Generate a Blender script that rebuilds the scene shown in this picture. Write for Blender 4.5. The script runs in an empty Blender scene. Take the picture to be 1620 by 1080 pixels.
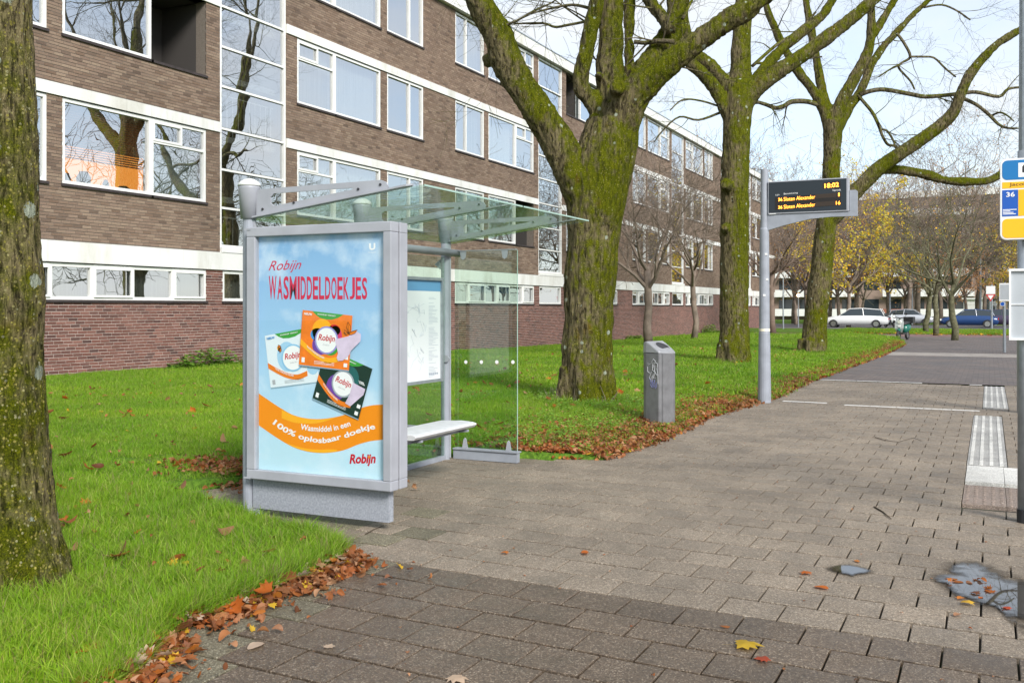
import bpy, bmesh, math, random
import numpy as np
from mathutils import Vector, Matrix, noise
random.seed(7); rng = np.random.default_rng(7)
SC = bpy.context.scene
COL = SC.collection
R = math.radians
# ------------------------------------------------------------------ camera, sky, sun, exposure
F = 1564.0; AL = R(25.77); S, Cc = math.sin(AL), math.cos(AL); HOR = 487.0; CH = 1.5
cam = bpy.data.cameras.new('camera'); camo = bpy.data.objects.new('camera', cam); COL.objects.link(camo)
camo.location = (0, 0, CH); camo.rotation_euler = (R(90), 0, AL)
cam.sensor_width = 36; cam.lens = F / 1620 * 36; cam.shift_y = -(540 - HOR) / 1620; cam.clip_start = .05; cam.clip_end = 2000
SC.camera = camo
SUN_EL, SUN_AZ = R(34), R(128)          # azimuth measured clockwise from +Y
w = bpy.data.worlds.new('World'); SC.world = w; w.use_nodes = True
nt = w.node_tree; nt.nodes.clear()
def wn(t): return nt.nodes.new(t)
out = wn('ShaderNodeOutputWorld'); bg = wn('ShaderNodeBackground'); sky = wn('ShaderNodeTexSky')
sky.sky_type = 'NISHITA'; sky.sun_disc = False; sky.sun_elevation = SUN_EL; sky.sun_rotation = SUN_AZ
sky.dust_density = .6; sky.air_density = 1.0; sky.ozone_density = 1.5
tc = wn('ShaderNodeTexCoord'); mp = wn('ShaderNodeMapping'); mp.inputs['Scale'].default_value = (1, 1, 2.4)
mp.inputs['Location'].default_value = (.3, .1, 0)
n1 = wn('ShaderNodeTexNoise'); n1.inputs['Scale'].default_value = 2.2; n1.inputs['Detail'].default_value = 7; n1.inputs['Roughness'].default_value = .55
r1 = wn('ShaderNodeValToRGB'); r1.color_ramp.elements[0].position = .34; r1.color_ramp.elements[1].position = .66
r1.color_ramp.elements[0].color = (.32, .32, .32, 1); r1.color_ramp.elements[1].color = (1, 1, 1, 1)
mixc = wn('ShaderNodeMix'); mixc.data_type = 'RGBA'
CLOUD = 6.0
mixc.inputs[7].default_value = (CLOUD * .965, CLOUD * .985, CLOUD, 1)
SKYGAIN = wn('ShaderNodeMix'); SKYGAIN.data_type = 'RGBA'; SKYGAIN.blend_type = 'MULTIPLY'; SKYGAIN.inputs[0].default_value = 1
SKYGAIN.inputs[7].default_value = (1.4, 1.45, 1.48, 1)
nt.links.new(tc.outputs['Generated'], mp.inputs[0]); nt.links.new(mp.outputs[0], n1.inputs['Vector'])
nt.links.new(n1.outputs['Fac'], r1.inputs[0]); nt.links.new(r1.outputs[0], mixc.inputs[0])
nt.links.new(sky.outputs[0], SKYGAIN.inputs[6]); nt.links.new(SKYGAIN.outputs[2], mixc.inputs[6])
nt.links.new(mixc.outputs[2], bg.inputs[0]); bg.inputs[1].default_value = .1; nt.links.new(bg.outputs[0], out.inputs[0])
sl = bpy.data.lights.new('sun', 'SUN'); sl.energy = 2.9; sl.angle = R(17); sl.color = (1, .96, .9)
so = bpy.data.objects.new('sun', sl); COL.objects.link(so)
sd = Vector((math.sin(SUN_AZ) * math.cos(SUN_EL), math.cos(SUN_AZ) * math.cos(SUN_EL), math.sin(SUN_EL)))
so.rotation_euler = sd.to_track_quat('Z', 'Y').to_euler()
SC.view_settings.view_transform = 'Standard'; SC.view_settings.look = 'None'; SC.view_settings.gamma = 1
SC.view_settings.exposure = .8; SC.view_settings.use_curve_mapping = False
SC.cycles.max_bounces = 7; SC.cycles.transparent_max_bounces = 14; SC.cycles.diffuse_bounces = 3; SC.cycles.glossy_bounces = 3
SC.cycles.caustics_reflective = False; SC.cycles.caustics_refractive = False

# ------------------------------------------------------------------ measuring helpers: photograph pixel -> point on a known plane
def G(px, py, z=0.0):
    Z = (CH - z) * F / (py - HOR); t = (px - 810) / F
    return Vector((Z * (t * Cc - S), Z * (t * S + Cc), z))
def PY(px, py, Y):
    t = (px - 810) / F; Z = Y / (t * S + Cc)
    return Vector((Z * (t * Cc - S), Y, CH + (HOR - py) * Z / F))
def PX(px, py, X):
    t = (px - 810) / F; Z = X / (t * Cc - S)
    return Vector((X, Z * (t * S + Cc), CH + (HOR - py) * Z / F))
def PZ(px, py, Z):
    t = (px - 810) / F
    return Vector((Z * (t * Cc - S), Z * (t * S + Cc), CH + (HOR - py) * Z / F))

# ------------------------------------------------------------------ materials
def mat(name):
    m = bpy.data.materials.new(name); m.use_nodes = True
    t = m.node_tree; b = t.nodes['Principled BSDF']
    return m, t, b
def N(t, typ, **k):
    n = t.nodes.new(typ)
    for a, v in k.items():
        if a[0] == '_': setattr(n, a[1:], v)
        else: n.inputs[a.replace('9', ' ')].default_value = v
    return n
def ramp(t, src, pts):
    r = t.nodes.new('ShaderNodeValToRGB'); e = r.color_ramp.elements
    while len(e) > 1: e.remove(e[0])
    e[0].position = pts[0][0]; e[0].color = (*pts[0][1], 1)
    for p, c in pts[1:]:
        x = e.new(p); x.color = (*c, 1)
    t.links.new(src, r.inputs[0]); return r.outputs[0]
def g3(v): return (v, v, v)
def noise_(t, scale, detail=4, rough=.55, coord=None, stretch=None, dist=0):
    n = t.nodes.new('ShaderNodeTexNoise'); n.inputs['Scale'].default_value = scale
    n.inputs['Detail'].default_value = detail; n.inputs['Roughness'].default_value = rough; n.inputs['Distortion'].default_value = dist
    c = coord or obcoord(t)
    if stretch:
        m = t.nodes.new('ShaderNodeMapping'); m.inputs['Scale'].default_value = stretch
        t.links.new(c, m.inputs[0]); c = m.outputs[0]
    t.links.new(c, n.inputs['Vector']); return n.outputs['Fac']
def obcoord(t):
    for n in t.nodes:
        if n.name == 'GEO': return n.outputs['Position']
    n = t.nodes.new('ShaderNodeNewGeometry'); n.name = 'GEO'; return n.outputs['Position']
def mix(t, fac, a, b, mode='MIX'):
    m = t.nodes.new('ShaderNodeMix'); m.data_type = 'RGBA'; m.blend_type = mode
    for i, v in ((0, fac), (6, a), (7, b)):
        if hasattr(v, 'node'): t.links.new(v, m.inputs[i])
        elif i == 0: m.inputs[0].default_value = v
        else: m.inputs[i].default_value = (*v, 1)
    return m.outputs[2]
def math_(t, op, a, b=0.0, clamp=False):
    m = t.nodes.new('ShaderNodeMath'); m.operation = op; m.use_clamp = clamp
    for i, v in ((0, a), (1, b)):
        if hasattr(v, 'node'): t.links.new(v, m.inputs[i])
        else: m.inputs[i].default_value = v
    return m.outputs[0]
def bump(t, b, h, strength=.3, dist=.01):
    n = t.nodes.new('ShaderNodeBump'); n.inputs['Strength'].default_value = strength; n.inputs['Distance'].default_value = dist
    t.links.new(h, n.inputs['Height']); t.links.new(n.outputs[0], b.inputs['Normal'])
def rnd(t):     # per piece random: island of a joined mesh plus the object's own
    g = t.nodes.new('ShaderNodeNewGeometry'); o = t.nodes.new('ShaderNodeObjectInfo')
    s = math_(t, 'ADD', g.outputs['Random Per Island'], o.outputs['Random'])
    return math_(t, 'FRACT', s)
M = {}
def simple(name, col, rough=.5, metal=0, spec=.5, nz=None, ns=20, nb=None, emit=None, es=0):
    m, t, b = mat(name)
    b.inputs['Roughness'].default_value = rough; b.inputs['Metallic'].default_value = metal
    b.inputs['Specular IOR Level'].default_value = spec
    if nz:
        f = noise_(t, ns, 5)
        c = ramp(t, f, [(.3, tuple(x * (1 - nz) for x in col)), (.7, tuple(min(1, x * (1 + nz)) for x in col))])
        t.links.new(c, b.inputs['Base Color'])
        if nb: bump(t, b, f, nb)
    else: b.inputs['Base Color'].default_value = (*col, 1)
    if emit: b.inputs['Emission Color'].default_value = (*emit, 1); b.inputs['Emission Strength'].default_value = es
    M[name] = m; return m
simple('steel_paint', (.28, .30, .345), .42, 0, .5, .12, 6)
simple('steel_light', (.335, .345, .385), .38, 0, .5, .1, 5)
simple('cap_white', (.62, .63, .62), .5, 0, .5, .1, 20)
simple('rubber', (.015, .015, .017), .6)
simple('dark_gap', (.03, .03, .035), .7)
simple('white_frame', (.78, .78, .76), .35, 0, .5, .05, 3)
simple('galv', (.32, .35, .38), .42, .5, .5, .15, 15)
simple('sign_white', (.8, .8, .8), .4); simple('sign_blue', (.008, .16, .42), .35); simple('sign_deep', (.01, .09, .42), .35)
simple('sign_yellow', (.9, .46, .01), .35); simple('ink', (.015, .015, .02), .5); simple('sign_grey', (.42, .45, .48), .45, 0, .5, .06, 8)
simple('sign_red', (.55, .02, .02), .4)
simple('screen', (.028, .036, .045), .45, 0, .25); simple('screen_dark', (.012, .008, .006), .3)
simple('led', (.8, .3, .05), .5, emit=(1, .33, .03), es=2.6)
simple('bin_grey', (.19, .19, .20), .4, .3, .5, .18, 9); simple('bin_cap', (.30, .305, .32), .42, .2, .5, .1, 9)
simple('scrawl_white', (.7, .72, .75), .6); simple('scrawl_blue', (.25, .27, .6), .6)
simple('road', (.11, .105, .11), .8, 0, .4, .2, 3); simple('kerb', (.36, .35, .33), .8, 0, .4, .2, 5, .2)
simple('mark_white', (.66, .65, .62), .75, 0, .4, .18, 14)
simple('soil', (.045, .03, .02), .95, 0, .2, .5, 12, .5)
simple('far_brick', (.30, .22, .18), .85, 0, .3, .2, 1); simple('far_white', (.78, .78, .76), .6)
simple('far_red', (.30, .12, .08), .85, 0, .3, .2, 1)
simple('roofing', (.2, .2, .2), .8); simple('sill', (.045, .035, .035), .6, 0, .4, .3, 10)
simple('car_white', (.75, .77, .78), .2, 0, .6); simple('car_blue', (.015, .05, .16), .2, 0, .6); simple('car_plum', (.05, .035, .07), .2, 0, .6)
simple('car_silver', (.55, .58, .62), .25, .3, .6)
simple('car_glass', (.03, .04, .045), .05, 0, .8); simple('chrome', (.6, .6, .62), .2, 1); simple('tail', (.5, .01, .01), .3); simple('lampglass', (.9, .9, .85), .1)
simple('moped_green', (.01, .12, .09), .3, 0, .6); simple('moped_white', (.42, .45, .44), .3, 0, .6); simple('black_plastic', (.02, .02, .022), .45)
simple('amber_lamp', (1, .6, .2), .5, emit=(1, .55, .18), es=14)
simple('ceiling', (.5, .5, .48), .8)
simple('loggia_dark', (.05, .045, .042), .8)
simple('sticker', (.8, .75, .6), .5)

def m_band():
    m, t, b = mat('white_band'); b.inputs['Roughness'].default_value = .55
    a = noise_(t, 1.2, 6, .6, stretch=(1, 1, .35)); c = noise_(t, 30, 3)
    col = ramp(t, a, [(.3, (.60, .585, .53)), (.5, (.78, .78, .755)), (.7, (.82, .82, .80))]); st = noise_(t, 1, 5, .7, stretch=(1, 5, .25)); col = mix(t, ramp(t, st, [(.58, g3(0)), (.75, g3(.45))]), col, (.42, .40, .34))
    t.links.new(mix(t, .15, col, ramp(t, c, [(.3, g3(.5)), (.7, g3(.85))]), 'MULTIPLY'), b.inputs['Base Color']); bump(t, b, c, .08)
    M['white_band'] = m
m_band()
def m_brick(name, cols, mort=False):
    m, t, b = mat(name); b.inputs['Roughness'].default_value = .85; b.inputs['Specular IOR Level'].default_value = .25
    if mort:
        f = noise_(t, 40, 4); t.links.new(ramp(t, f, [(.3, cols[0]), (.7, cols[1])]), b.inputs['Base Color'])
    else:
        r = rnd(t); c = ramp(t, r, [(i / (len(cols) - 1), x) for i, x in enumerate(cols)])
        f = noise_(t, 55, 5, .65); g = noise_(t, .5, 4)
        c = mix(t, .55, c, ramp(t, f, [(.3, g3(.45)), (.7, g3(1.25))]), 'MULTIPLY')
        c = mix(t, .5, c, ramp(t, g, [(.35, g3(.72)), (.65, g3(1.15))]), 'MULTIPLY')
        t.links.new(c, b.inputs['Base Color']); bump(t, b, f, .5, .004)
    M[name] = m
m_brick('brick_brown', [(.18, .12, .086), (.245, .17, .125), (.31, .23, .17), (.21, .145, .11), (.28, .20, .15), (.14, .097, .074)])
m_brick('brick_red', [(.165, .075, .06), (.22, .10, .08), (.125, .062, .054), (.26, .125, .10), (.185, .085, .068), (.095, .052, .047)])
m_brick('mortar_brown', [(.12, .10, .085), (.19, .165, .14)], True); m_brick('mortar_red', [(.42, .35, .31), (.55, .48, .44)], True)

def m_slab(name, base, dark, speck, wet=0.0, rough=.8):
    m, t, b = mat(name); b.inputs['Specular IOR Level'].default_value = .45
    r = rnd(t); pos = obcoord(t)
    v = t.nodes.new('ShaderNodeTexVoronoi'); v.inputs['Scale'].default_value = 175; t.links.new(pos, v.inputs['Vector'])
    sep = t.nodes.new('ShaderNodeSeparateColor'); t.links.new(v.outputs['Color'], sep.inputs[0])
    grain = ramp(t, sep.outputs[0], [(0, dark), (.35, tuple(x * .8 for x in base)), (.72, base), (.86, tuple(min(1, x * 1.35) for x in base)), (1, speck)])
    n2 = noise_(t, 300, 2); grain = mix(t, .5, grain, ramp(t, n2, [(.35, g3(.6)), (.65, g3(1.3))]), 'MULTIPLY')
    c = mix(t, .7, grain, ramp(t, r, [(0, g3(.85)), (.35, g3(.96)), (.7, g3(1.04)), (1, g3(1.14))]), 'MULTIPLY')
    st = noise_(t, .9, 6, .6); st2 = noise_(t, 3.5, 5, .6)
    c = mix(t, .8, c, ramp(t, st, [(.32, g3(.72)), (.62, g3(1.1))]), 'MULTIPLY')
    c = mix(t, .6, c, ramp(t, st2, [(.3, g3(.75)), (.55, g3(1.08))]), 'MULTIPLY')
    t.links.new(c, b.inputs['Base Color'])
    t.links.new(ramp(t, st2, [(.3, g3(rough - .3)), (.6, g3(rough))]), b.inputs['Roughness'])
    h = math_(t, 'ADD', sep.outputs[0], math_(t, 'MULTIPLY', n2, 1.2)); bump(t, b, h, .45, .0025)
    M[name] = m
m_slab('slab_light', (.235, .19, .142), (.12, .096, .07), (.40, .35, .28), rough=.75)
m_slab('slab_dark', (.122, .090, .062), (.05, .036, .026), (.30, .25, .19), rough=.55)
m_slab('slab_mossy', (.165, .145, .095), (.065, .058, .038), (.34, .31, .23), rough=.8)
m_slab('tactile_white', (.60, .59, .55), (.42, .41, .38), (.72, .71, .68))
m_slab('tactile_grey', (.36, .35, .33), (.2, .2, .19), (.5, .5, .48))
m_slab('stud_brown', (.24, .185, .15), (.13, .1, .08), (.33, .28, .24))

def m_joint():
    m, t, b = mat('joint_sand'); b.inputs['Roughness'].default_value = .95
    f = noise_(t, 25, 5); g = noise_(t, .8, 4)
    c = ramp(t, f, [(.3, (.018, .015, .011)), (.7, (.06, .05, .038))])
    c = mix(t, ramp(t, g, [(.5, g3(0)), (.65, g3(.8))]), c, (.035, .055, .012))
    t.links.new(c, b.inputs['Base Color']); M['joint_sand'] = m
m_joint()
def m_clinker():
    m, t, b = mat('clinker_paving'); b.inputs['Roughness'].default_value = .8
    br = t.nodes.new('ShaderNodeTexBrick'); t.links.new(obcoord(t), br.inputs['Vector'])
    br.inputs['Scale'].default_value = 1; br.inputs['Brick Width'].default_value = .22; br.inputs['Row Height'].default_value = .105
    br.inputs['Mortar Size'].default_value = .006; br.inputs['Color1'].default_value = (.16, .13, .115, 1); br.inputs['Color2'].default_value = (.10, .082, .078, 1)
    br.inputs['Mortar'].default_value = (.04, .035, .03, 1)
    g = noise_(t, .6, 6, .65); f = noise_(t, 40, 3)
    c = mix(t, .9, br.outputs['Color'], ramp(t, g, [(.3, g3(.6)), (.6, g3(1.15))]), 'MULTIPLY')
    c = mix(t, .5, c, ramp(t, f, [(.3, g3(.6)), (.7, g3(1.3))]), 'MULTIPLY')
    t.links.new(c, b.inputs['Base Color']); bump(t, b, br.outputs['Fac'], -.4, .01); M['clinker_paving'] = m
    t.links.new(ramp(t, g, [(.3, g3(.45)), (.6, g3(.8))]), b.inputs['Roughness'])
m_clinker()
simple('strip_light', (.30, .27, .24), .8, 0, .4, .2, 2); simple('cycle_red', (.20, .12, .11), .75, 0, .4, .2, 2)

def m_grassground():
    m, t, b = mat('turf'); b.inputs['Roughness'].default_value = .9; b.inputs['Specular IOR Level'].default_value = .1
    f = noise_(t, 30, 6, .7); g = noise_(t, .6, 5)
    c = ramp(t, f, [(.25, (.03, .05, .01)), (.5, (.08, .16, .02)), (.75, (.17, .29, .035))])
    c = mix(t, .7, c, ramp(t, g, [(.3, (.8, .9, .7)), (.7, (1.2, 1.1, 1.0))]), 'MULTIPLY')
    g2 = noise_(t, 1.7, 5); c = mix(t, ramp(t, g2, [(.5, g3(0)), (.68, g3(.75))]), c, (.085, .06, .03))
    t.links.new(c, b.inputs['Base Color']); bump(t, b, f, .8, .02); M['turf'] = m
m_grassground()
def m_blade(name, cols):
    m, t, b = mat(name); b.inputs['Roughness'].default_value = .5; b.inputs['Specular IOR Level'].default_value = .25
    r = rnd(t); g = noise_(t, .7, 4); g2 = noise_(t, .22, 3)
    c = ramp(t, r, [(i / (len(cols) - 1), x) for i, x in enumerate(cols)])
    c = mix(t, .75, c, ramp(t, g, [(.3, (.72, .82, .8)), (.7, (1.3, 1.15, 1.0))]), 'MULTIPLY')
    c = mix(t, .6, c, ramp(t, g2, [(.35, (.8, .9, .8)), (.65, (1.15, 1.08, 1))]), 'MULTIPLY')
    g4 = noise_(t, 2.2, 5, .7); c = mix(t, ramp(t, g4, [(.56, g3(0)), (.78, g3(.4))]), c, (.26, .25, .08)) if name == 'grass_blade' else c
    t.links.new(c, b.inputs['Base Color'])
    tr = t.nodes.new('ShaderNodeBsdfTranslucent'); t.links.new(c, tr.inputs[0])
    mx = t.nodes.new('ShaderNodeMixShader'); mx.inputs[0].default_value = .35
    o = [n for n in t.nodes if n.type == 'OUTPUT_MATERIAL'][0]
    t.links.new(b.outputs[0], mx.inputs[1]); t.links.new(tr.outputs[0], mx.inputs[2]); t.links.new(mx.outputs[0], o.inputs[0])
    M[name] = m
m_blade('grass_blade', [(.13, .29, .010), (.21, .39, .018), (.09, .22, .008), (.28, .46, .03), (.17, .34, .014), (.36, .41, .10), (.14, .30, .012)])
m_blade('straw_blade', [(.22, .19, .10), (.3, .26, .14), (.15, .12, .06)])
m_blade('weed_leaf', [(.14, .28, .03), (.20, .38, .05), (.10, .22, .025), (.28, .42, .08)])
m_blade('leaf_brown', [(.24, .075, .028), (.34, .12, .04), (.13, .045, .02), (.44, .20, .09), (.30, .085, .025), (.50, .28, .17), (.19, .07, .04)])
m_blade('leaf_orange', [(.48, .13, .02), (.40, .10, .02), (.52, .20, .04)])
m_blade('leaf_yellow', [(.62, .38, .03), (.55, .36, .04)]); m_blade('leaf_pale', [(.55, .42, .33), (.6, .45, .38)]); m_blade('leaf_red', [(.42, .07, .03), (.36, .06, .03)])
m_blade('crown_yellow', [(.78, .55, .04), (.65, .52, .04), (.80, .45, .04), (.45, .45, .05), (.75, .60, .08)])
m_blade('crown_orange', [(.58, .28, .08), (.48, .20, .07), (.65, .36, .12), (.42, .19, .09)])
m_blade('crown_pale', [(.55, .38, .14), (.62, .46, .16), (.45, .30, .14), (.6, .36, .12)])
m_blade('crown_green', [(.05, .09, .02), (.08, .12, .02), (.10, .12, .03)])

def m_bark(name, moss, base=((.07, .055, .035), (.20, .17, .115)), lich=.5, fine=1.0, mossdir=None, stretch=(14, 14, 3)):
    m, t, b = mat(name); b.inputs['Roughness'].default_value = .95; b.inputs['Specular IOR Level'].default_value = .12
    pos = obcoord(t)
    f = noise_(t, fine, 6, .65, stretch=stretch, dist=.6); f2 = noise_(t, 70 * fine, 4, .7)
    c = ramp(t, f, [(.32, base[0]), (.5, tuple((a + d) / 2 for a, d in zip(*base))), (.68, base[1])])
    c = mix(t, .5, c, ramp(t, f2, [(.3, g3(.55)), (.7, g3(1.35))]), 'MULTIPLY')
    # moss patches on one side and on upward faces
    g = t.nodes.new('ShaderNodeNewGeometry'); sep = t.nodes.new('ShaderNodeSeparateXYZ'); t.links.new(g.outputs['Normal'], sep.inputs[0])
    md = mossdir or (.5, -.3)
    up = math_(t, 'ADD', math_(t, 'MULTIPLY', sep.outputs[2], .55), math_(t, 'ADD', math_(t, 'MULTIPLY', sep.outputs[0], md[0]), math_(t, 'MULTIPLY', sep.outputs[1], md[1])))
    big = noise_(t, 1.3, 5, .6); mid = noise_(t, 9, 5, .7)
    k = math_(t, 'ADD', math_(t, 'ADD', math_(t, 'MULTIPLY', up, .42), math_(t, 'MULTIPLY', big, 1.1)), math_(t, 'MULTIPLY', mid, .75))
    k = math_(t, 'ADD', k, moss)
    mk = ramp(t, k, [(.93, g3(0)), (1.0, g3(1))]) if False else None
    sm = t.nodes.new('ShaderNodeMapRange'); sm.inputs['From Min'].default_value = .90; sm.inputs['From Max'].default_value = 1.16; t.links.new(k, sm.inputs['Value'])
    mc = ramp(t, f2, [(.25, (.009, .015, .001)), (.5, (.075, .092, .003)), (.75, (.24, .245, .010))])
    mc = mix(t, .6, mc, ramp(t, mid, [(.35, (.7, .75, .6)), (.65, (1.4, 1.25, .9))]), 'MULTIPLY')
    rust = noise_(t, 3, 4); mc = mix(t, ramp(t, rust, [(.62, g3(0)), (.72, g3(.6))]), mc, (.13, .07, .015))
    c = mix(t, sm.outputs[0], c, mc)
    # lichen spots
    v = t.nodes.new('ShaderNodeTexVoronoi'); v.inputs['Scale'].default_value = 6.5; t.links.new(pos, v.inputs['Vector'])
    s2 = t.nodes.new('ShaderNodeSeparateColor'); t.links.new(v.outputs['Color'], s2.inputs[0])
    rad = math_(t, 'MULTIPLY', math_(t, 'POWER', s2.outputs[0], 3.0), .55 * lich)
    ds = math_(t, 'ADD', v.outputs['Distance'], math_(t, 'MULTIPLY', math_(t, 'SUBTRACT', f2, .5), .35))
    spot = math_(t, 'MULTIPLY', math_(t, 'LESS_THAN', ds, rad), .8)
    c = mix(t, spot, c, (.42, .47, .38))
    v2 = t.nodes.new('ShaderNodeTexVoronoi'); v2.inputs['Scale'].default_value = 62; t.links.new(pos, v2.inputs['Vector'])
    s3 = t.nodes.new('ShaderNodeSeparateColor'); t.links.new(v2.outputs['Color'], s3.inputs[0])
    sp2 = math_(t, 'MULTIPLY', math_(t, 'MULTIPLY', math_(t, 'GREATER_THAN', s3.outputs[0], .72 if name == 'bark_near' else .87), math_(t, 'LESS_THAN', v2.outputs['Distance'], .42)), min(1, lich * 1.6))
    c = mix(t, sp2, c, ramp(t, s3.outputs[1], [(0, (.24, .22, .04)), (.6, (.36, .31, .08)), (1, (.34, .33, .20))]))
    crev = ramp(t, f, [(.36, g3(.22)), (.5, g3(1.0))]); c = mix(t, .75, c, crev, 'MULTIPLY')
    t.links.new(c, b.inputs['Base Color'])
    h = math_(t, 'ADD', math_(t, 'MULTIPLY', f, 1.2), math_(t, 'MULTIPLY', f2, .5)); h = math_(t, 'ADD', h, math_(t, 'MULTIPLY', sm.outputs[0], .25))
    bump(t, b, h, 1.0, .035); M[name] = m
m_bark('bark_mossy', .035, base=((.035, .027, .013), (.25, .205, .115)), lich=.42, fine=1.5, mossdir=(.6, -.1), stretch=(18, 18, 4))
m_bark('bark_near', -.015, base=((.02, .015, .007), (.34, .28, .14)), lich=.62, fine=1.6, mossdir=(.2, -.2), stretch=(26, 26, 6))
m_bark('bark_limb', -.02, lich=.5, mossdir=(.1, 0))
simple('bark_twig', (.08, .062, .045), .95, 0, .15, .35, 5)
simple('bark_far', (.22, .175, .14), .95, 0, .15, .35, 3); simple('bark_street', (.13, .125, .075), .95, 0, .15, .45, 6)
simple('bark_darkred', (.20, .15, .12), .95, 0, .15, .3, 2)
m_bark('bark_greenish', -.02, base=((.06, .05, .035), (.14, .12, .08)), lich=.3)

def thin_glass(name, tint, ior, add, rough=0.0, wob=0.0, ws=.8):
    m, t, b = mat(name); t.nodes.remove(b)
    o = [n for n in t.nodes if n.type == 'OUTPUT_MATERIAL'][0]
    tr = N(t, 'ShaderNodeBsdfTransparent'); tr.inputs[0].default_value = (*tint, 1)
    gl = N(t, 'ShaderNodeBsdfGlossy'); gl.inputs['Roughness'].default_value = rough; gl.inputs[0].default_value = (.95, .97, 1, 1)
    fr = N(t, 'ShaderNodeFresnel'); fr.inputs[0].default_value = ior
    gg = N(t, 'ShaderNodeNewGeometry'); k = math_(t, 'MULTIPLY', math_(t, 'ADD', fr.outputs[0], add, True), math_(t, 'SUBTRACT', 1.0, gg.outputs['Backfacing']))
    mx = N(t, 'ShaderNodeMixShader'); t.links.new(k, mx.inputs[0]); t.links.new(tr.outputs[0], mx.inputs[1]); t.links.new(gl.outputs[0], mx.inputs[2])
    if wob:
        f = noise_(t, ws, 2); n = N(t, 'ShaderNodeBump'); n.inputs['Strength'].default_value = wob; n.inputs['Distance'].default_value = .02
        t.links.new(f, n.inputs['Height']); t.links.new(n.outputs[0], gl.inputs['Normal'])
    t.links.new(mx.outputs[0], o.inputs[0]); M[name] = m
thin_glass('pane', (.85, .88, .87), 1.8, .52, 0, .13, .9)
thin_glass('shelter_glass', (.83, .91, .85), 1.5, .055, .02)
thin_glass('roof_glass', (.86, .93, .88), 1.45, .06, .05, .25, 9)
thin_glass('poster_glass', (.97, .98, .98), 1.4, .0, .01)
def m_curtain(name, a, c):
    m, t, b = mat(name); b.inputs['Roughness'].default_value = .9
    f = noise_(t, 1, 3, .5, stretch=(1, 22, .6)); t.links.new(ramp(t, f, [(.3, a), (.7, c)]), b.inputs['Base Color']); M[name] = m
m_curtain('curtain_white', (.6, .61, .6), (.85, .85, .83)); m_curtain('curtain_grey', (.18, .2, .2), (.34, .36, .35)); m_curtain('frosted', (.42, .5, .48), (.55, .62, .6))
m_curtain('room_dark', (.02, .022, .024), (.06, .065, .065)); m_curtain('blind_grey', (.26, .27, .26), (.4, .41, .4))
simple('blind_brown', (.42, .16, .07), .7); simple('room_orange', (.7, .25, .05), .8, emit=(1, .36, .06), es=1.3)

def m_water():
    m, t, b = mat('puddle_water'); at = N(t, 'ShaderNodeAttribute'); at.attribute_name = 'depth'
    tr = N(t, 'ShaderNodeBsdfTransparent'); mx = N(t, 'ShaderNodeMixShader'); o = [n for n in t.nodes if n.type == 'OUTPUT_MATERIAL'][0]
    k = math_(t, 'ADD', math_(t, 'ADD', at.outputs['Fac'], math_(t, 'MULTIPLY', math_(t, 'SUBTRACT', noise_(t, 5, 5), .5), 1.7)), math_(t, 'MULTIPLY', math_(t, 'SUBTRACT', noise_(t, 22, 4), .5), .5))
    r_ = N(t, 'ShaderNodeMapRange'); r_.inputs['From Min'].default_value = .38; r_.inputs['From Max'].default_value = .85; t.links.new(k, r_.inputs['Value'])
    t.links.new(ramp(t, k, [(.0, g3(1)), (.55, g3(.55))]), tr.inputs[0])
    t.links.new(r_.outputs[0], mx.inputs[0]); t.links.new(tr.outputs[0], mx.inputs[1]); t.links.new(b.outputs[0], mx.inputs[2]); t.links.new(mx.outputs[0], o.inputs[0]); b.inputs['Base Color'].default_value = (.05, .045, .04, 1); b.inputs['Roughness'].default_value = .015
    b.inputs['Specular IOR Level'].default_value = .9; b.inputs['IOR'].default_value = 1.5; M['puddle_water'] = m
m_water()

simple('seat_white', (.60, .61, .63), .4, 0, .5, .1, 14)
simple('glass_edge', (.35, .50, .44), .2, 0, .6)
simple('speckled_grey', (.29, .31, .35), .6, 0, .4, .22, 70)
simple('map_paper', (.72, .74, .76), .5); simple('map_blue', (.12, .30, .52), .5); simple('print_grey', (.42, .46, .54), .6)
simple('led_row', (.035, .022, .014), .4)
simple('pr_orange', (.86, .27, .01), .6, 0, .2); simple('pr_amber', (.93, .42, .02), .6, 0, .2); simple('pr_orange2', (.80, .20, .015), .6, 0, .2)
simple('pr_green', (.05, .33, .05), .6, 0, .2); simple('pr_white', (.85, .86, .86), .6, 0, .2); simple('pr_red', (.55, .012, .03), .6, 0, .2); simple('pr_crimson', (.58, .01, .06), .6, 0, .2)
simple('pr_grey', (.4, .42, .45), .6, 0, .2); simple('pr_blue', (.06, .28, .62), .6, 0, .2); simple('pr_paleblue', (.36, .60, .80), .6, 0, .2); simple('pr_sky', (.25, .52, .75), .6, 0, .2)
simple('pr_box_white', (.72, .80, .85), .6, 0, .2); simple('pr_box_orange', (.84, .20, .02), .6, 0, .2, .12, 14); simple('pr_box_dark', (.012, .035, .028), .6, 0, .2)
simple('pr_purple', (.16, .06, .35), .6, 0, .2); simple('pr_teal', (.02, .12, .12), .6, 0, .2); simple('pr_pink', (.62, .05, .16), .6, 0, .2); simple('pr_rainbow', (.30, .28, .62), .6, 0, .2); simple('pr_steel', (.35, .40, .45), .6, 0, .2)
simple('pr_lilac', (.66, .55, .70), .6, 0, .2, .1, 16); simple('pr_black', (.02, .015, .01), .6); simple('pr_shade', (.25, .38, .48), .6)
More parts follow.
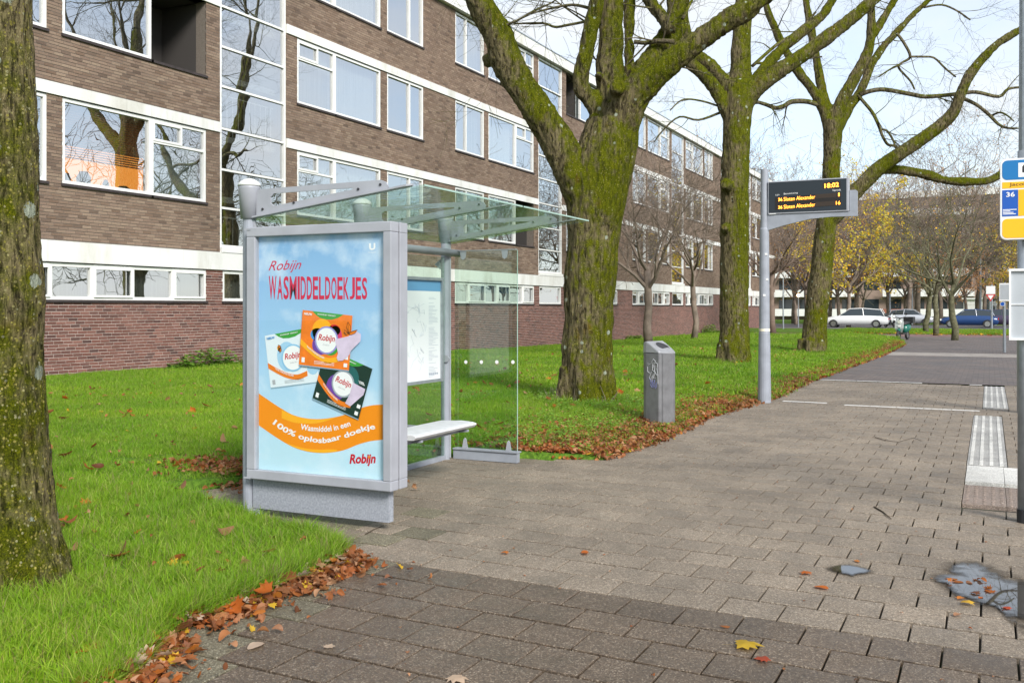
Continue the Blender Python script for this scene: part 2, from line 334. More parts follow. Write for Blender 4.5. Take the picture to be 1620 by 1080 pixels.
def m_poster():
    m, t, b = mat('poster_sky'); b.inputs['Roughness'].default_value = .6; b.inputs['Specular IOR Level'].default_value = .2
    pos = obcoord(t); sep = N(t, 'ShaderNodeSeparateXYZ'); t.links.new(pos, sep.inputs[0])
    mr = N(t, 'ShaderNodeMapRange'); mr.inputs['From Min'].default_value = .35; mr.inputs['From Max'].default_value = 2.0; t.links.new(sep.outputs[2], mr.inputs['Value'])
    c = ramp(t, mr.outputs[0], [(0, (.47, .68, .77)), (.3, (.40, .61, .76)), (.6, (.29, .50, .71)), (1, (.19, .38, .63))])
    f = noise_(t, 2.6, 6, .6); c = mix(t, ramp(t, f, [(.50, g3(0)), (.68, g3(.6))]), c, (.66, .76, .83))
    t.links.new(c, b.inputs['Base Color']); t.links.new(c, b.inputs['Emission Color']); b.inputs['Emission Strength'].default_value = .05; M['poster_sky'] = m  # faint glow of its own colour added to brighten the poster
m_poster()

# ------------------------------------------------------------------ mesh helpers
WO = {}
def wpos(o): return WO.get(o.name, Vector((0, 0, 0)))
def tag(o, label=None, cat=None, group=None, kind=None):
    for k, v in (('label', label), ('category', cat), ('group', group), ('kind', kind)):
        if v: o[k] = v
    return o
def empty(name, loc, label, cat, group=None):
    o = bpy.data.objects.new(name, None); COL.objects.link(o); o.location = loc; o.empty_display_size = .1
    WO[o.name] = Vector(loc); return tag(o, label, cat, group)
class MB:
    def __init__(s): s.v = []; s.f = []; s.m = []
    def add(s, vs, fs, mi=0):
        n = len(s.v); s.v += [tuple(v) for v in vs]; s.f += [tuple(i + n for i in f) for f in fs]; s.m += [mi] * len(fs)
    def box(s, a, b, mi=0):
        x0, y0, z0 = [min(p, q) for p, q in zip(a, b)]; x1, y1, z1 = [max(p, q) for p, q in zip(a, b)]
        s.add([(x0, y0, z0), (x1, y0, z0), (x1, y1, z0), (x0, y1, z0), (x0, y0, z1), (x1, y0, z1), (x1, y1, z1), (x0, y1, z1)],
              [(0, 3, 2, 1), (4, 5, 6, 7), (0, 1, 5, 4), (1, 2, 6, 5), (2, 3, 7, 6), (3, 0, 4, 7)], mi)
    def prism(s, pts, d, mi=0):            # pts: ring of 3d points, d: extrusion vector
        n = len(pts); d = Vector(d); P = [Vector(p) for p in pts]
        s.add(P + [p + d for p in P], [tuple(range(n))[::-1], tuple(range(n, 2 * n))] + [(i, (i + 1) % n, n + (i + 1) % n, n + i) for i in range(n)], mi)
    def face(s, pts, mi=0): s.add(pts, [tuple(range(len(pts)))], mi)
    def tube(s, pts, rad, n=8, cap=True, mi=0):
        P = [Vector(p) for p in pts]; k = len(P)
        if k < 2: return
        if not hasattr(rad, '__len__'): rad = [rad] * k
        d = (P[1] - P[0]).normalized(); u = d.orthogonal().normalized(); vs = []
        for i in range(k):
            dn = (P[min(i + 1, k - 1)] - P[max(i - 1, 0)])
            if dn.length > 1e-9: dn.normalize()
            else: dn = d
            u = (u - dn * u.dot(dn)).normalized(); w_ = dn.cross(u)
            for j in range(n):
                a = 2 * math.pi * j / n; vs.append(P[i] + (u * math.cos(a) + w_ * math.sin(a)) * rad[i])
        fs = [(i * n + j, i * n + (j + 1) % n, (i + 1) * n + (j + 1) % n, (i + 1) * n + j) for i in range(k - 1) for j in range(n)]
        if cap: fs += [tuple(range(n))[::-1], tuple((k - 1) * n + j for j in range(n))]
        s.add(vs, fs, mi)
    def lathe(s, c, prof, n=16, mi=0):     # prof: (r,z) list
        vs = []; c = Vector(c)
        for r, z in prof:
            for j in range(n):
                a = 2 * math.pi * j / n; vs.append(c + Vector((r * math.cos(a), r * math.sin(a), z)))
        k = len(prof)
        fs = [(i * n + j, i * n + (j + 1) % n, (i + 1) * n + (j + 1) % n, (i + 1) * n + j) for i in range(k - 1) for j in range(n)]
        fs += [tuple(range(n))[::-1], tuple((k - 1) * n + j for j in range(n))]
        s.add(vs, fs, mi)
    def mesh(s, name, mats, origin=(0, 0, 0), smooth=False):
        me = bpy.data.meshes.new(name); o = Vector(origin)
        me.from_pydata([tuple(Vector(v) - o) for v in s.v], [], s.f)
        for m_ in (mats if isinstance(mats, (list, tuple)) else [mats]): me.materials.append(M[m_])
        if any(s.m): me.polygons.foreach_set('material_index', s.m)
        if smooth: me.polygons.foreach_set('use_smooth', [True] * len(me.polygons))
        me.update(); return me
    def build(s, name, mats, parent=None, origin=None, smooth=False, bevel=0, label=None, cat=None, group=None, kind=None):
        pw = wpos(parent) if parent else Vector((0, 0, 0))
        og = Vector(origin) if origin is not None else pw
        me = s.mesh(name, mats, og, smooth)
        return link(name, me, parent, og, bevel, label, cat, group, kind)
def link(name, me, parent=None, origin=(0, 0, 0), bevel=0, label=None, cat=None, group=None, kind=None):
    o = bpy.data.objects.new(name, me); COL.objects.link(o); pw = wpos(parent) if parent else Vector((0, 0, 0))
    o.parent = parent; o.location = Vector(origin) - pw; WO[o.name] = Vector(origin)
    if bevel:
        b = o.modifiers.new('bevel', 'BEVEL'); b.width = bevel; b.segments = 2; b.limit_method = 'ANGLE'; b.harden_normals = False
    return tag(o, label, cat, group, kind)
def npmesh(name, V, Fq, mats, smooth=False, mi=None):
    me = bpy.data.meshes.new(name); V = np.asarray(V, dtype=np.float32); Fq = np.asarray(Fq, dtype=np.int32); k = Fq.shape[1]
    me.vertices.add(len(V)); me.vertices.foreach_set('co', V.ravel()); me.loops.add(Fq.size); me.loops.foreach_set('vertex_index', Fq.ravel())
    me.polygons.add(len(Fq)); me.polygons.foreach_set('loop_start', np.arange(0, Fq.size, k, dtype=np.int32))
    for m_ in (mats if isinstance(mats, (list, tuple)) else [mats]): me.materials.append(M[m_])
    if mi is not None: me.polygons.foreach_set('material_index', np.asarray(mi, dtype=np.int32))
    me.polygons.foreach_set('use_smooth', np.full(len(Fq), smooth)); me.update(calc_edges=True); return me
def text_mesh(s, bold=0.0, shear=0.0, spacing=1.0):
    cu = bpy.data.curves.new('txt', 'FONT'); cu.body = s; cu.size = 1; cu.offset = bold; cu.shear = shear; cu.space_character = spacing; cu.resolution_u = 3
    o = bpy.data.objects.new('txt', cu); COL.objects.link(o); bpy.context.view_layer.update()
    me = bpy.data.meshes.new_from_object(o); bpy.data.objects.remove(o)
    vs = np.array([v.co[:] for v in me.vertices]) if len(me.vertices) else np.zeros((0, 3)); fs = [tuple(p.vertices) for p in me.polygons]
    bpy.data.meshes.remove(me); return vs, fs
def text_on(mb, s, fn, mi=0, **k):
    """fn(u,v)->3d point; u runs 0..1 over the width of the text, v 0..1 over its height"""
    vs, fs = text_mesh(s, **k)
    if not len(vs): return
    lo = vs.min(0); sz = vs.max(0) - lo; mb.add([fn((v[0] - lo[0]) / sz[0], (v[1] - lo[1]) / max(sz[1], 1e-6)) for v in vs], fs, mi)

def zg(x, y):                                 # height of the lawn
    t = min(1, max(0, (-3.4 - x) / 12.5))
    zw = np.interp(y, [3, 14, 25, 38, 60, 90], [.15, .15, .03, -.09, -.16, -.1])
    e = min(1, max(0, (-3.35 - x) / .35))
    b = .025 * math.sin(x * .9 + y * .35) * math.sin(y * .23 + 1) * min(1, t * 5)
    hump = .22 * math.exp(-((x + 6.5) ** 2) / 10 - ((y - 40) ** 2) / 260)
    bd = (x + 3.46) ** 2 + (y - 12.05) ** 2; e *= 1 - math.exp(-bd / .16); b *= 1 - math.exp(-bd / .3); t *= 1 - math.exp(-bd / .3)
    return .012 + e * .035 + (.01 * (1 - t) * min(1, t * 8)) + t * zw + b + hump
def xedge(y):
    if y < 4.95: return float(np.interp(y, [2, 2.9, 3.4, 4.7, 4.95], [-2.9, -3.12, -3.4, -3.42, -3.5]))
    if y < 5.65: return float(np.interp(y, [4.95, 5.05, 5.38, 5.5, 5.65], [-3.5, -3.75, -4.65, -5.0, -5.4]))
    if y < 8.9: return float(np.interp(y, [5.65, 5.95, 6.6, 7.0, 7.6, 8.7, 8.9], [-5.4, -6.0, -5.6, -5.15, -4.98, -4.98, -4.3]))
    return float(np.interp(y, [8.9, 9.2, 10.6, 13.4, 16.7, 21, 26, 34, 43, 49, 56], [-4.25, -3.45, -3.33, -3.45, -3.2, -3.3, -3.2, -3.05, -3.15, -3.8, -6.5]))

# ------------------------------------------------------------------ ground
g_ = MB(); g_.face([(-400, -100, -.25), (400, -100, -.25), (400, 900, -.25), (-400, 900, -.25)])
g_.build('ground', 'turf', kind='structure')
g_ = MB(); g_.face([(-6.6, 1.0, -.03), (2.6, 1.0, -.03), (2.6, 21.45, -.03), (-6.6, 21.45, -.03)]); 
g_.build('paving_bed', 'joint_sand', kind='structure')
g_ = MB(); g_.face([(-3.9, 21.45, -.004), (2.6, 21.45, -.004), (2.6, 33.6, -.004), (-3.9, 33.6, -.004)])
g_.face([(-4.6, 36, -.004), (2.6, 36, -.004), (2.6, 56, -.004), (-9, 56, -.004)]); g_.build('clinker_path', 'clinker_paving', kind='structure')
g_ = MB(); g_.face([(-4.2, 33.6, -.002), (2.6, 33.6, -.002), (2.6, 36, -.002), (-4.2, 36, -.002)]); g_.build('crossing_strip', 'strip_light', kind='structure')
g_ = MB(); g_.face([(-14, 56, -.02), (2.6, 54, -.02), (2.6, 61, -.02), (-14, 63, -.02)]); g_.build('cycle_path', 'cycle_red', kind='structure')
# cross road where the cars drive, and the road beside the pavement
g_ = MB(); g_.face([(-120, 74, -.03), (60, 72, -.03), (60, 96, -.03), (-120, 98, -.03)]); g_.face([(2.75, -30, -.09), (9.5, -30, -.09), (9.5, 71.9, -.09), (2.75, 71.9, -.09)])
g_.build('road', 'road', kind='structure')
g_ = MB(); g_.box((2.6, -30, -.2), (2.75, 54, .0)); g_.build('kerb', 'kerb', kind='structure')
g_ = MB(); g_.box((-40, 61.5, -.2), (2.4, 73.6, .02)); g_.build('verge', 'turf', kind='structure')
# lawn sheet
ys = np.concatenate([np.arange(1.0, 12, .12), np.arange(12, 30, .35), np.arange(30, 74.1, 1.0)])
rows = []
for y in ys:
    xe = xedge(y) if y < 56 else -6.5 - (y - 56) * 1.2
    xw = -15.97 if y < 83 else -40
    u = np.linspace(0, 1, 90) ** 1.8
    rows.append([(xe + (xw - xe) * a, y, zg(xe + (xw - xe) * a, y) if a > 0 else -.045) for a in u])
rows = np.array(rows); nr, nc = rows.shape[:2]
idx = np.arange(nr * nc).reshape(nr, nc)
Fq = np.stack([idx[:-1, :-1], idx[:-1, 1:], idx[1:, 1:], idx[1:, :-1]], -1).reshape(-1, 4)[:, ::-1]
link('lawn', npmesh('lawn', rows.reshape(-1, 3), Fq, 'turf', True), kind='structure')

# ------------------------------------------------------------------ paving slabs
PXL, PYW, JT = .295, .281, .0095
SHEAR = -.06
def slab_mesh(name, w_, d, mt, th=.05):
    b = .003; mb = MB(); x, y = w_ / 2 - JT / 2, d / 2 - .0105
    def ring(ix, z): return [(sx * (x - ix), sy * (y - ix) + SHEAR * sx * (x - ix), z) for sx, sy in ((-1, -1), (1, -1), (1, 1), (-1, 1))]
    mb.add(ring(0, -th) + ring(0, -b) + ring(b, 0), [(8, 9, 10, 11)] + [(i, (i + 1) % 4, 4 + (i + 1) % 4, 4 + i) for i in range(4)] + [(4 + i, 4 + (i + 1) % 4, 8 + (i + 1) % 4, 8 + i) for i in range(4)])
    return mb.mesh(name, mt)
pav = empty('pavement', (0, 4.77, 0), None, None); pav['kind'] = 'structure'
sm = {k: slab_mesh('paving_slab', PXL, PYW, k) for k in ('slab_light', 'slab_dark', 'slab_mossy')}
slots = []; cut_slabs = []
j0 = int((1.6 - 4.77) / PYW) - 1
for j in range(j0, 59):
    yb = 4.77 + (j + .5) * PYW
    for i in range(-23, 9):
        x = (i + (.5 if j % 2 else 0)) * PXL + .11; y = yb + SHEAR * x
        if y > 21.2 or x > 2.5 or x < xedge(y) - .12 or x < -6.1: continue
        zone = None
        if 8.24 < y < 10.40: zone = (-.19, .43)
        elif 10.40 <= y < 15.3: zone = (-.195, .155)
        elif 16.4 < y: zone = (-.09, .26)
        mt = 'slab_dark' if (j < 0) else 'slab_light'
        if (mt == 'slab_dark' and x < xedge(y) + .35 and random.random() < .45) or (mt == 'slab_light' and x < -3.3 and y < 6.3 and random.random() < .5): mt = 'slab_mossy'
        if zone and x + PXL / 2 > zone[0] and x - PXL / 2 < zone[1]:
            for a, b in ((x - PXL / 2, min(x + PXL / 2, zone[0])), (max(x - PXL / 2, zone[1]), x + PXL / 2)):
                if b - a > .03: cut_slabs.append(((a + b) / 2, y, b - a))
            continue
        slots.append((x, y, mt))
def visible(x, y):
    Zc = -x * S + y * Cc; Xc = x * Cc + y * S
    if Zc < 1: return False
    px = 810 + F * Xc / Zc; py = HOR + F * CH / Zc
    return -20 < px < 1640 and py < 1110
slots.sort(key=lambda a: (not visible(a[0], a[1]), a[0] ** 2 + a[1] ** 2))
rest = MB(); tmpl = {k: ([v.co.copy() for v in me.vertices], [tuple(p.vertices) for p in me.polygons]) for k, me in sm.items()}
MI = {'slab_light': 0, 'slab_dark': 1, 'slab_mossy': 2}
for n, (x, y, mt) in enumerate(slots):
    rz = random.gauss(0, R(.35)); dz = random.gauss(0, .0013); tx, ty = random.gauss(0, R(.25)), random.gauss(0, R(.25))
    if n < 300:
        o = bpy.data.objects.new('paving_slab', sm[mt]); COL.objects.link(o); o.parent = pav
        o.location = (x, y - 4.77, dz); o.rotation_euler = (tx, ty, rz)
    else:
        Mx = Matrix.Translation((x, y, dz)) @ Matrix.Rotation(rz, 4, 'Z') @ Matrix.Rotation(tx, 4, 'X') @ Matrix.Rotation(ty, 4, 'Y')
        vs, fs = tmpl[mt]; rest.add([Mx @ v for v in vs], fs, MI[mt])
for x, y, wd in cut_slabs:
    me = slab_mesh('cut', wd, PYW, 'slab_light'); dz = random.gauss(0, .0008)
    rest.add([v.co + Vector((x, y, dz)) for v in me.vertices], [tuple(p.vertices) for p in me.polygons], 0); bpy.data.meshes.remove(me)
rest.build('distant_paving_slabs', ['slab_light', 'slab_dark', 'slab_mossy'], pav, kind='stuff')
# white guide line stones, tactile ribbed tiles, stud tiles
def flatbox(mb, x0, x1, y0, y1, z0, z1, mi=0): mb.box((x0, y0, z0), (x1, y1, z1), mi)
def stone(x0, x1, y0, y1, mt, name, ribs=0, studs=0):
    mb = MB(); flatbox(mb, x0 + .002, x1 - .002, y0 + .002, y1 - .002, -.04, .002)
    o = mb.build(name, mt, pav, origin=((x0 + x1) / 2, (y0 + y1) / 2, 0))
    if ribs:
        r = MB(); wd = (x1 - x0) / (2 * ribs)
        for k in range(ribs):
            a = x0 + wd * (2 * k + .5); r.box((a, y0 + .012, .002), (a + wd * .75, y1 - .012, .007))
        r.build('guide_rib', 'tactile_white', o)
    if studs:
        r = MB()
        for a in range(5):
            for c in range(3):
                r.lathe((x0 + (a + .5) * (x1 - x0) / 5, y0 + (c + .5) * (y1 - y0) / 3, .0022), [(.016, 0), (.012, .005)], 8)
        r.build('stud', 'stud_brown', o)
for k in range(16): stone(-.195, .155, 10.42 + k * .3, 10.42 + (k + 1) * .3, 'tactile_grey', 'guide_tile', ribs=4)
for k in range(15): stone(-.09, .26, 16.45 + k * .3, 16.45 + (k + 1) * .3, 'tactile_grey', 'guide_tile', ribs=4)
for x0, x1 in ((-.19, .12), (.12, .43)):
    for k in range(3): stone(x0, x1, 9.42 + k * .32, 9.42 + (k + 1) * .32, 'tactile_white', 'white_tile')
    for k in range(3): stone(x0, x1, 8.33 + k * .3, 8.33 + (k + 1) * .3, 'stud_brown', 'stud_tile', studs=1)
def line_stones(xa, xb, Y, sl, n):
    for k in range(n):
        a = xa + (xb - xa) * k / n; c = xa + (xb - xa) * (k + 1) / n; ya, yc = Y + sl * a, Y + sl * c; wd = .085
        mb = MB(); mb.prism([(a + .006, ya, .001), (c - .006, yc, .001), (c - .006, yc + wd, .001), (a + .006, ya + wd, .001)], (0, 0, .0045))
        mb.build('line_stone', 'mark_white', pav, origin=((a + c) / 2, Y, 0))
line_stones(-3.0, -2.3, 15.98, -.07, 2); line_stones(-2.02, -.12, 15.86, -.04, 5); line_stones(-3.3, -1.2, 21.22, -.045, 5); line_stones(-.35, -.12, 21.2, 0, 1)

# ------------------------------------------------------------------ apartment building
FX = -16.0; S0, S1 = 6.2, 83.0
bld = empty('apartment_building', (FX, 18.8, 0), 'long four storey brown brick apartment building with white bands and large windows along the lawn', 'building')
def fac(px, py): return PX(px, py, FX)
STC = [18.82, 36.73, 54.9, 72.9]
holes = []      # (s0,s1,z0,z1)
wins = []       # kind, s0, s1, z0, z1, extra
LV = [(3.89, 5.53), (6.76, 8.42), (9.66, 11.36)]
def both(c, a, b, side): return (c + a, c + b) if side > 0 else (c - b, c - a)
for ci, c in enumerate(STC):
    for k in range(10): pass
    wins.append(('stair', c - 1.19, c + 1.19, 2.9, 11.38, ci)); holes.append((c - 1.19, c + 1.19, 2.78, 11.4))
    wins.append(('cellar1', c - 1.1, c + 1.1, 1.66, 2.36, ci)); holes.append((c - 1.1, c + 1.1, 1.66, 2.38))
    for side in (-1, 1):
        if c + side * 8 > S1 : continue
        a, b = both(c, 1.64, 5.5, side); a2, b2 = both(c, 5.85, 7.92, side)
        for l, (z0, z1) in enumerate(LV):
            openl = (ci, side, l) in ((0, -1, 1), (1, -1, 0), (1, 1, 2))
            wins.append(('big', a, b, z0, z1, (side, openl, ci, l))); wins.append(('small', a2, b2, z0, z1, (side, ci, l)))
            holes += [(a, b, z0, z1 + .02), (a2, b2, z0, z1 + .02)]
        a3, b3 = both(c, 1.64, 7.95, side)
        wins.append(('cellar', a3, b3, 1.66, 2.36, (side, ci))); holes.append((a3, b3, 1.66, 2.38))
bands = [(2.38, 2.78), (5.55, 5.78), (8.44, 8.67)]
# backing walls (mortar) behind the bricks, with the openings left free
def solid_intervals(z0, z1, lo, hi):
    segs = [(lo, hi)]
    for a, b, c, d in holes:
        if c < z1 - 1e-4 and d > z0 + 1e-4:
            n = []
            for p, q in segs:
                if b <= p or a >= q: n.append((p, q)); continue
                if a > p: n.append((p, a))
                if b < q: n.append((b, q))
            segs = n
    return segs
zcuts = sorted(set([-.3, 2.38, 11.4] + [h[2] for h in holes] + [h[3] for h in holes]))
mort = MB()
for z0, z1 in zip(zcuts[:-1], zcuts[1:]):
    for p, q in solid_intervals(z0, z1, S0, S1): mort.box((FX - .30, p, z0), (FX - .006, q, z1), 1 if z1 <= 2.39 else 0)
mort.build('wall', ['mortar_brown', 'mortar_red'], bld)
cr = .0625; bl = .22
full = []; parts = {0: [], 1: []}
ncrs = int((11.4 + .25) / cr)
for k in range(ncrs):
    z0 = -.25 + k * cr; z1 = z0 + cr - .0125; red = z1 < 2.4
    if any(b0 - .02 < (z0 + z1) / 2 < b1 + .02 for b0, b1 in bands): continue
    for p, q in solid_intervals(z0 + .005, z1 - .005, S0, S1):
        x = S0 + ((k % 2) * .5) * bl - bl + (0 if k % 4 < 2 else .055)
        x += math.floor((p - x) / bl) * bl
        while x < q:
            a, b = max(x, p), min(x + bl - .011, q); x += bl
            if b - a < .03: continue
            if b - a > bl - .02: full.append((a, z0, red))
            parts[1 if red else 0].append((a, b, z0, z1))
full.sort(key=lambda t: (t[0] < 13.2) * 50 + math.hypot(16, t[0]) + abs(t[1] - 1.3) * .8)
near = set((round(a, 4), round(z, 4)) for a, z, r in full[:300])
bm_ = {}
for red in (0, 1):
    mb = MB(); mb.box((FX - .05, 0, 0), (FX, bl - .011, cr - .0125)); bm_[red] = mb.mesh('brick', 'brick_red' if red else 'brick_brown', (FX, 0, 0))
for a, z, red in full[:300]:
    o = bpy.data.objects.new('brick', bm_[1 if red else 0]); COL.objects.link(o); o.parent = bld; o.location = Vector((FX + random.uniform(-.0015, .003), a, z)) - wpos(bld)
for red in (0, 1):
    P = np.array([p for p in parts[red] if (round(p[0], 4), round(p[2], 4)) not in near])
    n = len(P); x1 = FX + rng.uniform(-.002, .003, n); x0 = np.full(n, FX - .02)
    a, b, z0, z1 = P.T; b = b + 0; jz = rng.normal(0, .0008, n)
    V = np.stack([np.stack([x0, a, z0 + jz], 1), np.stack([x0, b, z0 + jz], 1), np.stack([x0, b, z1 + jz], 1), np.stack([x0, a, z1 + jz], 1),
                  np.stack([x1, a, z0 + jz], 1), np.stack([x1, b, z0 + jz], 1), np.stack([x1, b, z1 + jz], 1), np.stack([x1, a, z1 + jz], 1)], 1)
    q = np.array([(4, 5, 6, 7), (0, 1, 5, 4), (1, 2, 6, 5), (2, 3, 7, 6), (3, 0, 4, 7)])
    Fq = (np.arange(n)[:, None, None] * 8 + q[None]).reshape(-1, 4)
    V = V.reshape(-1, 3) - np.array(wpos(bld))
    o = link('upper_brickwork' if not red else 'plinth_brickwork', npmesh('brickwork', V, Fq, 'brick_red' if red else 'brick_brown'), bld, wpos(bld), kind='stuff')
for z0, z1 in bands:
    mb = MB(); st = [c for c in STC]
    e = [S0] + sum([[c - 1.2, c + 1.2] for c in st], []) + [S1]
    if z0 > 3:
        for p, q in zip(e[0::2], e[1::2]):
            n = max(1, round((q - p) / 5)); 
            for i in range(n): mb = MB(); mb.box((FX - .1, p + (q - p) * i / n + .004, z0), (FX + .035, p + (q - p) * (i + 1) / n - .004, z1)); mb.build('concrete_band', 'white_band', bld)
    else:
        n = 15
        for i in range(n): mb = MB(); mb.box((FX - .1, S0 + (S1 - S0) * i / n + .004, z0), (FX + .045, S0 + (S1 - S0) * (i + 1) / n - .004, z1)); mb.build('concrete_band', 'white_band', bld)
rf = MB(); n = 14
for i in range(n):
    mb = MB(); mb.box((FX - .15, S0 + (S1 - S0) * i / n + .004, 11.42), (FX + .16, S0 + (S1 - S0) * (i + 1) / n - .004, 11.80)); mb.build('roof_fascia', 'white_band', bld)
rf.box((FX - 11, S0, 11.45), (FX - .15, S1, 11.7)); rf.box((FX - 11, S0, -.3), (FX - 10.7, S1, 11.45)); rf.box((FX - 10.7, S1 - .3, -.3), (FX - .3, S1, 11.45)); rf.box((FX - 10.7, S0, -.3), (FX - .3, S0 + .3, 11.45))
rf.build('roof', 'roofing', bld)
mb = MB(); mb.box((FX - .05, S0, 11.80), (FX + .18, S1, 11.84)); mb.build('roof_trim', 'galv', bld)
# windows -------------------------------------------------------------------
WC = {}
def frame_mesh(key, w_, h, vs, hs, t=.065, dpt=.09):
    """white frame, local y 0..w_, z 0..h; vs: full height mullions at y; hs: (z, y0, y1)"""
    if key in WC: return WC[key]
    mb = MB(); x0, x1 = -.10, -.10 + dpt
    mb.box((x0, 0, 0), (x1, w_, t)); mb.box((x0, 0, h - t), (x1, w_, h)); mb.box((x0, 0, t), (x1, t, h - t)); mb.box((x0, w_ - t, t), (x1, w_, h - t))
    for y in vs: mb.box((x0, y - t / 2, t), (x1 - .004, y + t / 2, h - t))
    for z, a, b in hs: mb.box((x0 + .01, a, z - t * .4), (x1 - .008, b, z + t * .4))
    WC[key] = mb.mesh('window_frame', 'white_frame'); return WC[key]
PC = {}
def pane(parent, s, z, w_, h, cur):
    k = (round(w_, 3), round(h, 3))
    if k not in PC:
        mb = MB(); mb.box((-.006, 0, 0), (0, w_, h)); PC[k] = mb.mesh('pane', 'pane')
    o = bpy.data.objects.new('pane', PC[k]); COL.objects.link(o); o.parent = parent; o.location = Vector((FX - .066 + random.uniform(-.002, .002), s, z)) - wpos(parent)
    o.rotation_euler = (0, R(random.uniform(-.35, .35)), R(random.uniform(-.35, .35)))
    if cur:
        mb = MB(); mb.box((FX - .26, s - .05, z - .03), (FX - .25, s + w_ + .05, z + h + .03)); mb.build('curtain' if 'curtain' in cur else 'interior', cur, parent)
def window(s0, s1, z0, z1, vs, hs, cells, sill=True, key=None):
    w_, h = s1 - s0, z1 - z0
    o = link('window', frame_mesh(key or (round(w_, 2), round(h, 2), tuple(vs), tuple(hs)), w_, h, vs, hs), bld, (FX, s0, z0))
    for a, b, c, d, cur in cells: pane(o, s0 + a, z0 + c, b - a, d - c, cur)
    if sill:
        mb = MB(); mb.box((FX - .05, s0 - .03, z0 - .055), (FX + .035, s1 + .03, z0 - .002)); mb.build('window_sill', 'sill', bld)
    return o
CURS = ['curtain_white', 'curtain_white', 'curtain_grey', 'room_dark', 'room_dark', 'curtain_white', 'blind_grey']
t = .065
for kind, s0, s1, z0, z1, ex in wins:
    w_, h = round(s1 - s0, 3), round(z1 - z0, 3)
    if kind == 'stair':
        lv = [0, .92, 1.81, 2.76, 3.74, 4.66, 5.6, 6.5, 7.4, h]
        o = window(s0, s1, z0, z1, [], [(z, t, w_ - t) for z in lv[1:-1]], [(t, w_ - t, lv[i] + .045, lv[i + 1] - .045, None) for i in range(9)], False)
        mb = MB(); mb.box((FX - .02, s0, 2.785), (FX + .06, s1, 2.9)); mb.build('window_sill', 'white_frame', bld)
        mb = MB(); mb.box((FX - 4.2, s0 - .25, 2.7), (FX - 4.1, s1 + .25, 11.3)); mb.box((FX - 4.1, s0 - .30, 2.7), (FX - .31, s0 - .24, 11.3)); mb.box((FX - 4.1, s1 + .24, 2.7), (FX - .31, s1 + .30, 11.3)); mb.build('stairwell', 'curtain_grey', bld)
        mb = MB()
        for zz in (2.7, 4.15, 5.6, 7.05, 8.5, 9.95): mb.box((FX - (2.0 if int(zz * 2) % 2 else 4.0), s0 - .2, zz - .14), (FX - .45, s1 + .2, zz))
        mb.build('stair_landing', 'ceiling', bld)
        mb = MB()
        for zz in (2.7, 5.6, 8.5):
            for k in range(12): mb.tube([(FX - .42, s0 + .1 + k * .2, zz), (FX - .42, s0 + .1 + k * .2, zz + .95)], .008, 5)
            mb.tube([(FX - .42, s0, zz + .95), (FX - .42, s1, zz + .95)], .018, 6)
        mb.build('stair_railing', 'white_frame', bld)
    elif kind == 'cellar1':
        window(s0, s1, z0, z1, [], [], [(t, w_ - t, t, h - t, 'blind_grey')])
    elif kind == 'cellar':
        sg = ex[0]; cuts = [0, .75, 1.95, 2.9, 4.15, 5.15, w_] if sg > 0 else [0, .95, 2.2, 3.15, 4.2, 5.3, w_]
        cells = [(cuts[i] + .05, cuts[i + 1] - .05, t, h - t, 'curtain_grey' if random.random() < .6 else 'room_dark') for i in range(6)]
        o = window(s0, s1, z0, z1, cuts[1:-1], [], cells)
        for i in (1, 3, 5):
            ca = MB()
            a, b = s0 + cuts[i] + .035, s0 + cuts[i + 1] - .035; x0, x1 = FX - .012, FX + .022
            ca.box((x0, a, z0 + .05), (x1, b, z0 + .095)); ca.box((x0, a, z1 - .095), (x1, b, z1 - .05)); ca.box((x0, a, z0 + .095), (x1, a + .045, z1 - .095)); ca.box((x0, b - .045, z0 + .095), (x1, b, z1 - .095)); ca.build('casement', 'white_frame', o)
    elif kind == 'small':
        sg = ex[0]; m = w_ * (.62 if sg > 0 else .38); cur = random.choice(CURS)
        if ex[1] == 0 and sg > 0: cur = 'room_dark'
        window(s0, s1, z0, z1, [m], [], [(t, m - t / 2, t, h - t, cur), (m + t / 2, w_ - t, t, h - t, cur)])
    else:
        sg, openl, ci, l = ex
        m = 1.62 if sg > 0 else w_ - 1.62           # loggia part nearest the stair
        b0, b1 = (m, w_) if sg > 0 else (0, m); l0, l1 = (0, m) if sg > 0 else (m, w_)
        hero = (ci == 0 and sg < 0)
        cur = random.choice(CURS)
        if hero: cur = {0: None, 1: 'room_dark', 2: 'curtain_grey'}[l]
        if ci == 1 and sg < 0: cur = 'curtain_white'
        o = window(s0 + b0, s0 + b1, z0, z1, [], [], [(t, b1 - b0 - t, t, h - t, cur)])
        if hero and l == 0:
            mb = MB(); mb.box((FX - .75, s0 + b0 - .2, z0), (FX - .72, s0 + b1 + 1.2, z1 - .75)); mb.build('interior', 'room_orange', o)
            mb = MB()
            for k in range(22): zz = z1 - .12 - k * .047; mb.box((FX - .20, s0 + b0 + .08, zz), (FX - .165, s0 + b1 - .08, zz + .026))
            mb.build('venetian_blind', 'blind_brown', o)
            mb = MB()
            for a, r_, hh in ((.35, .07, .22), (.75, .13, .3), (1.3, .06, .2), (1.75, .12, .12)): mb.lathe((FX - .3, s0 + a, z0 + .03), [(r_, 0), (r_ * 1.1, hh * .6), (r_ * .6, hh)], 10)
            mb.box((FX - .42, s0 + b0 + .02, z0 - .02), (FX - .15, s0 + b1 - .02, z0 + .03)); mb.build('window_ledge', 'sill', o)
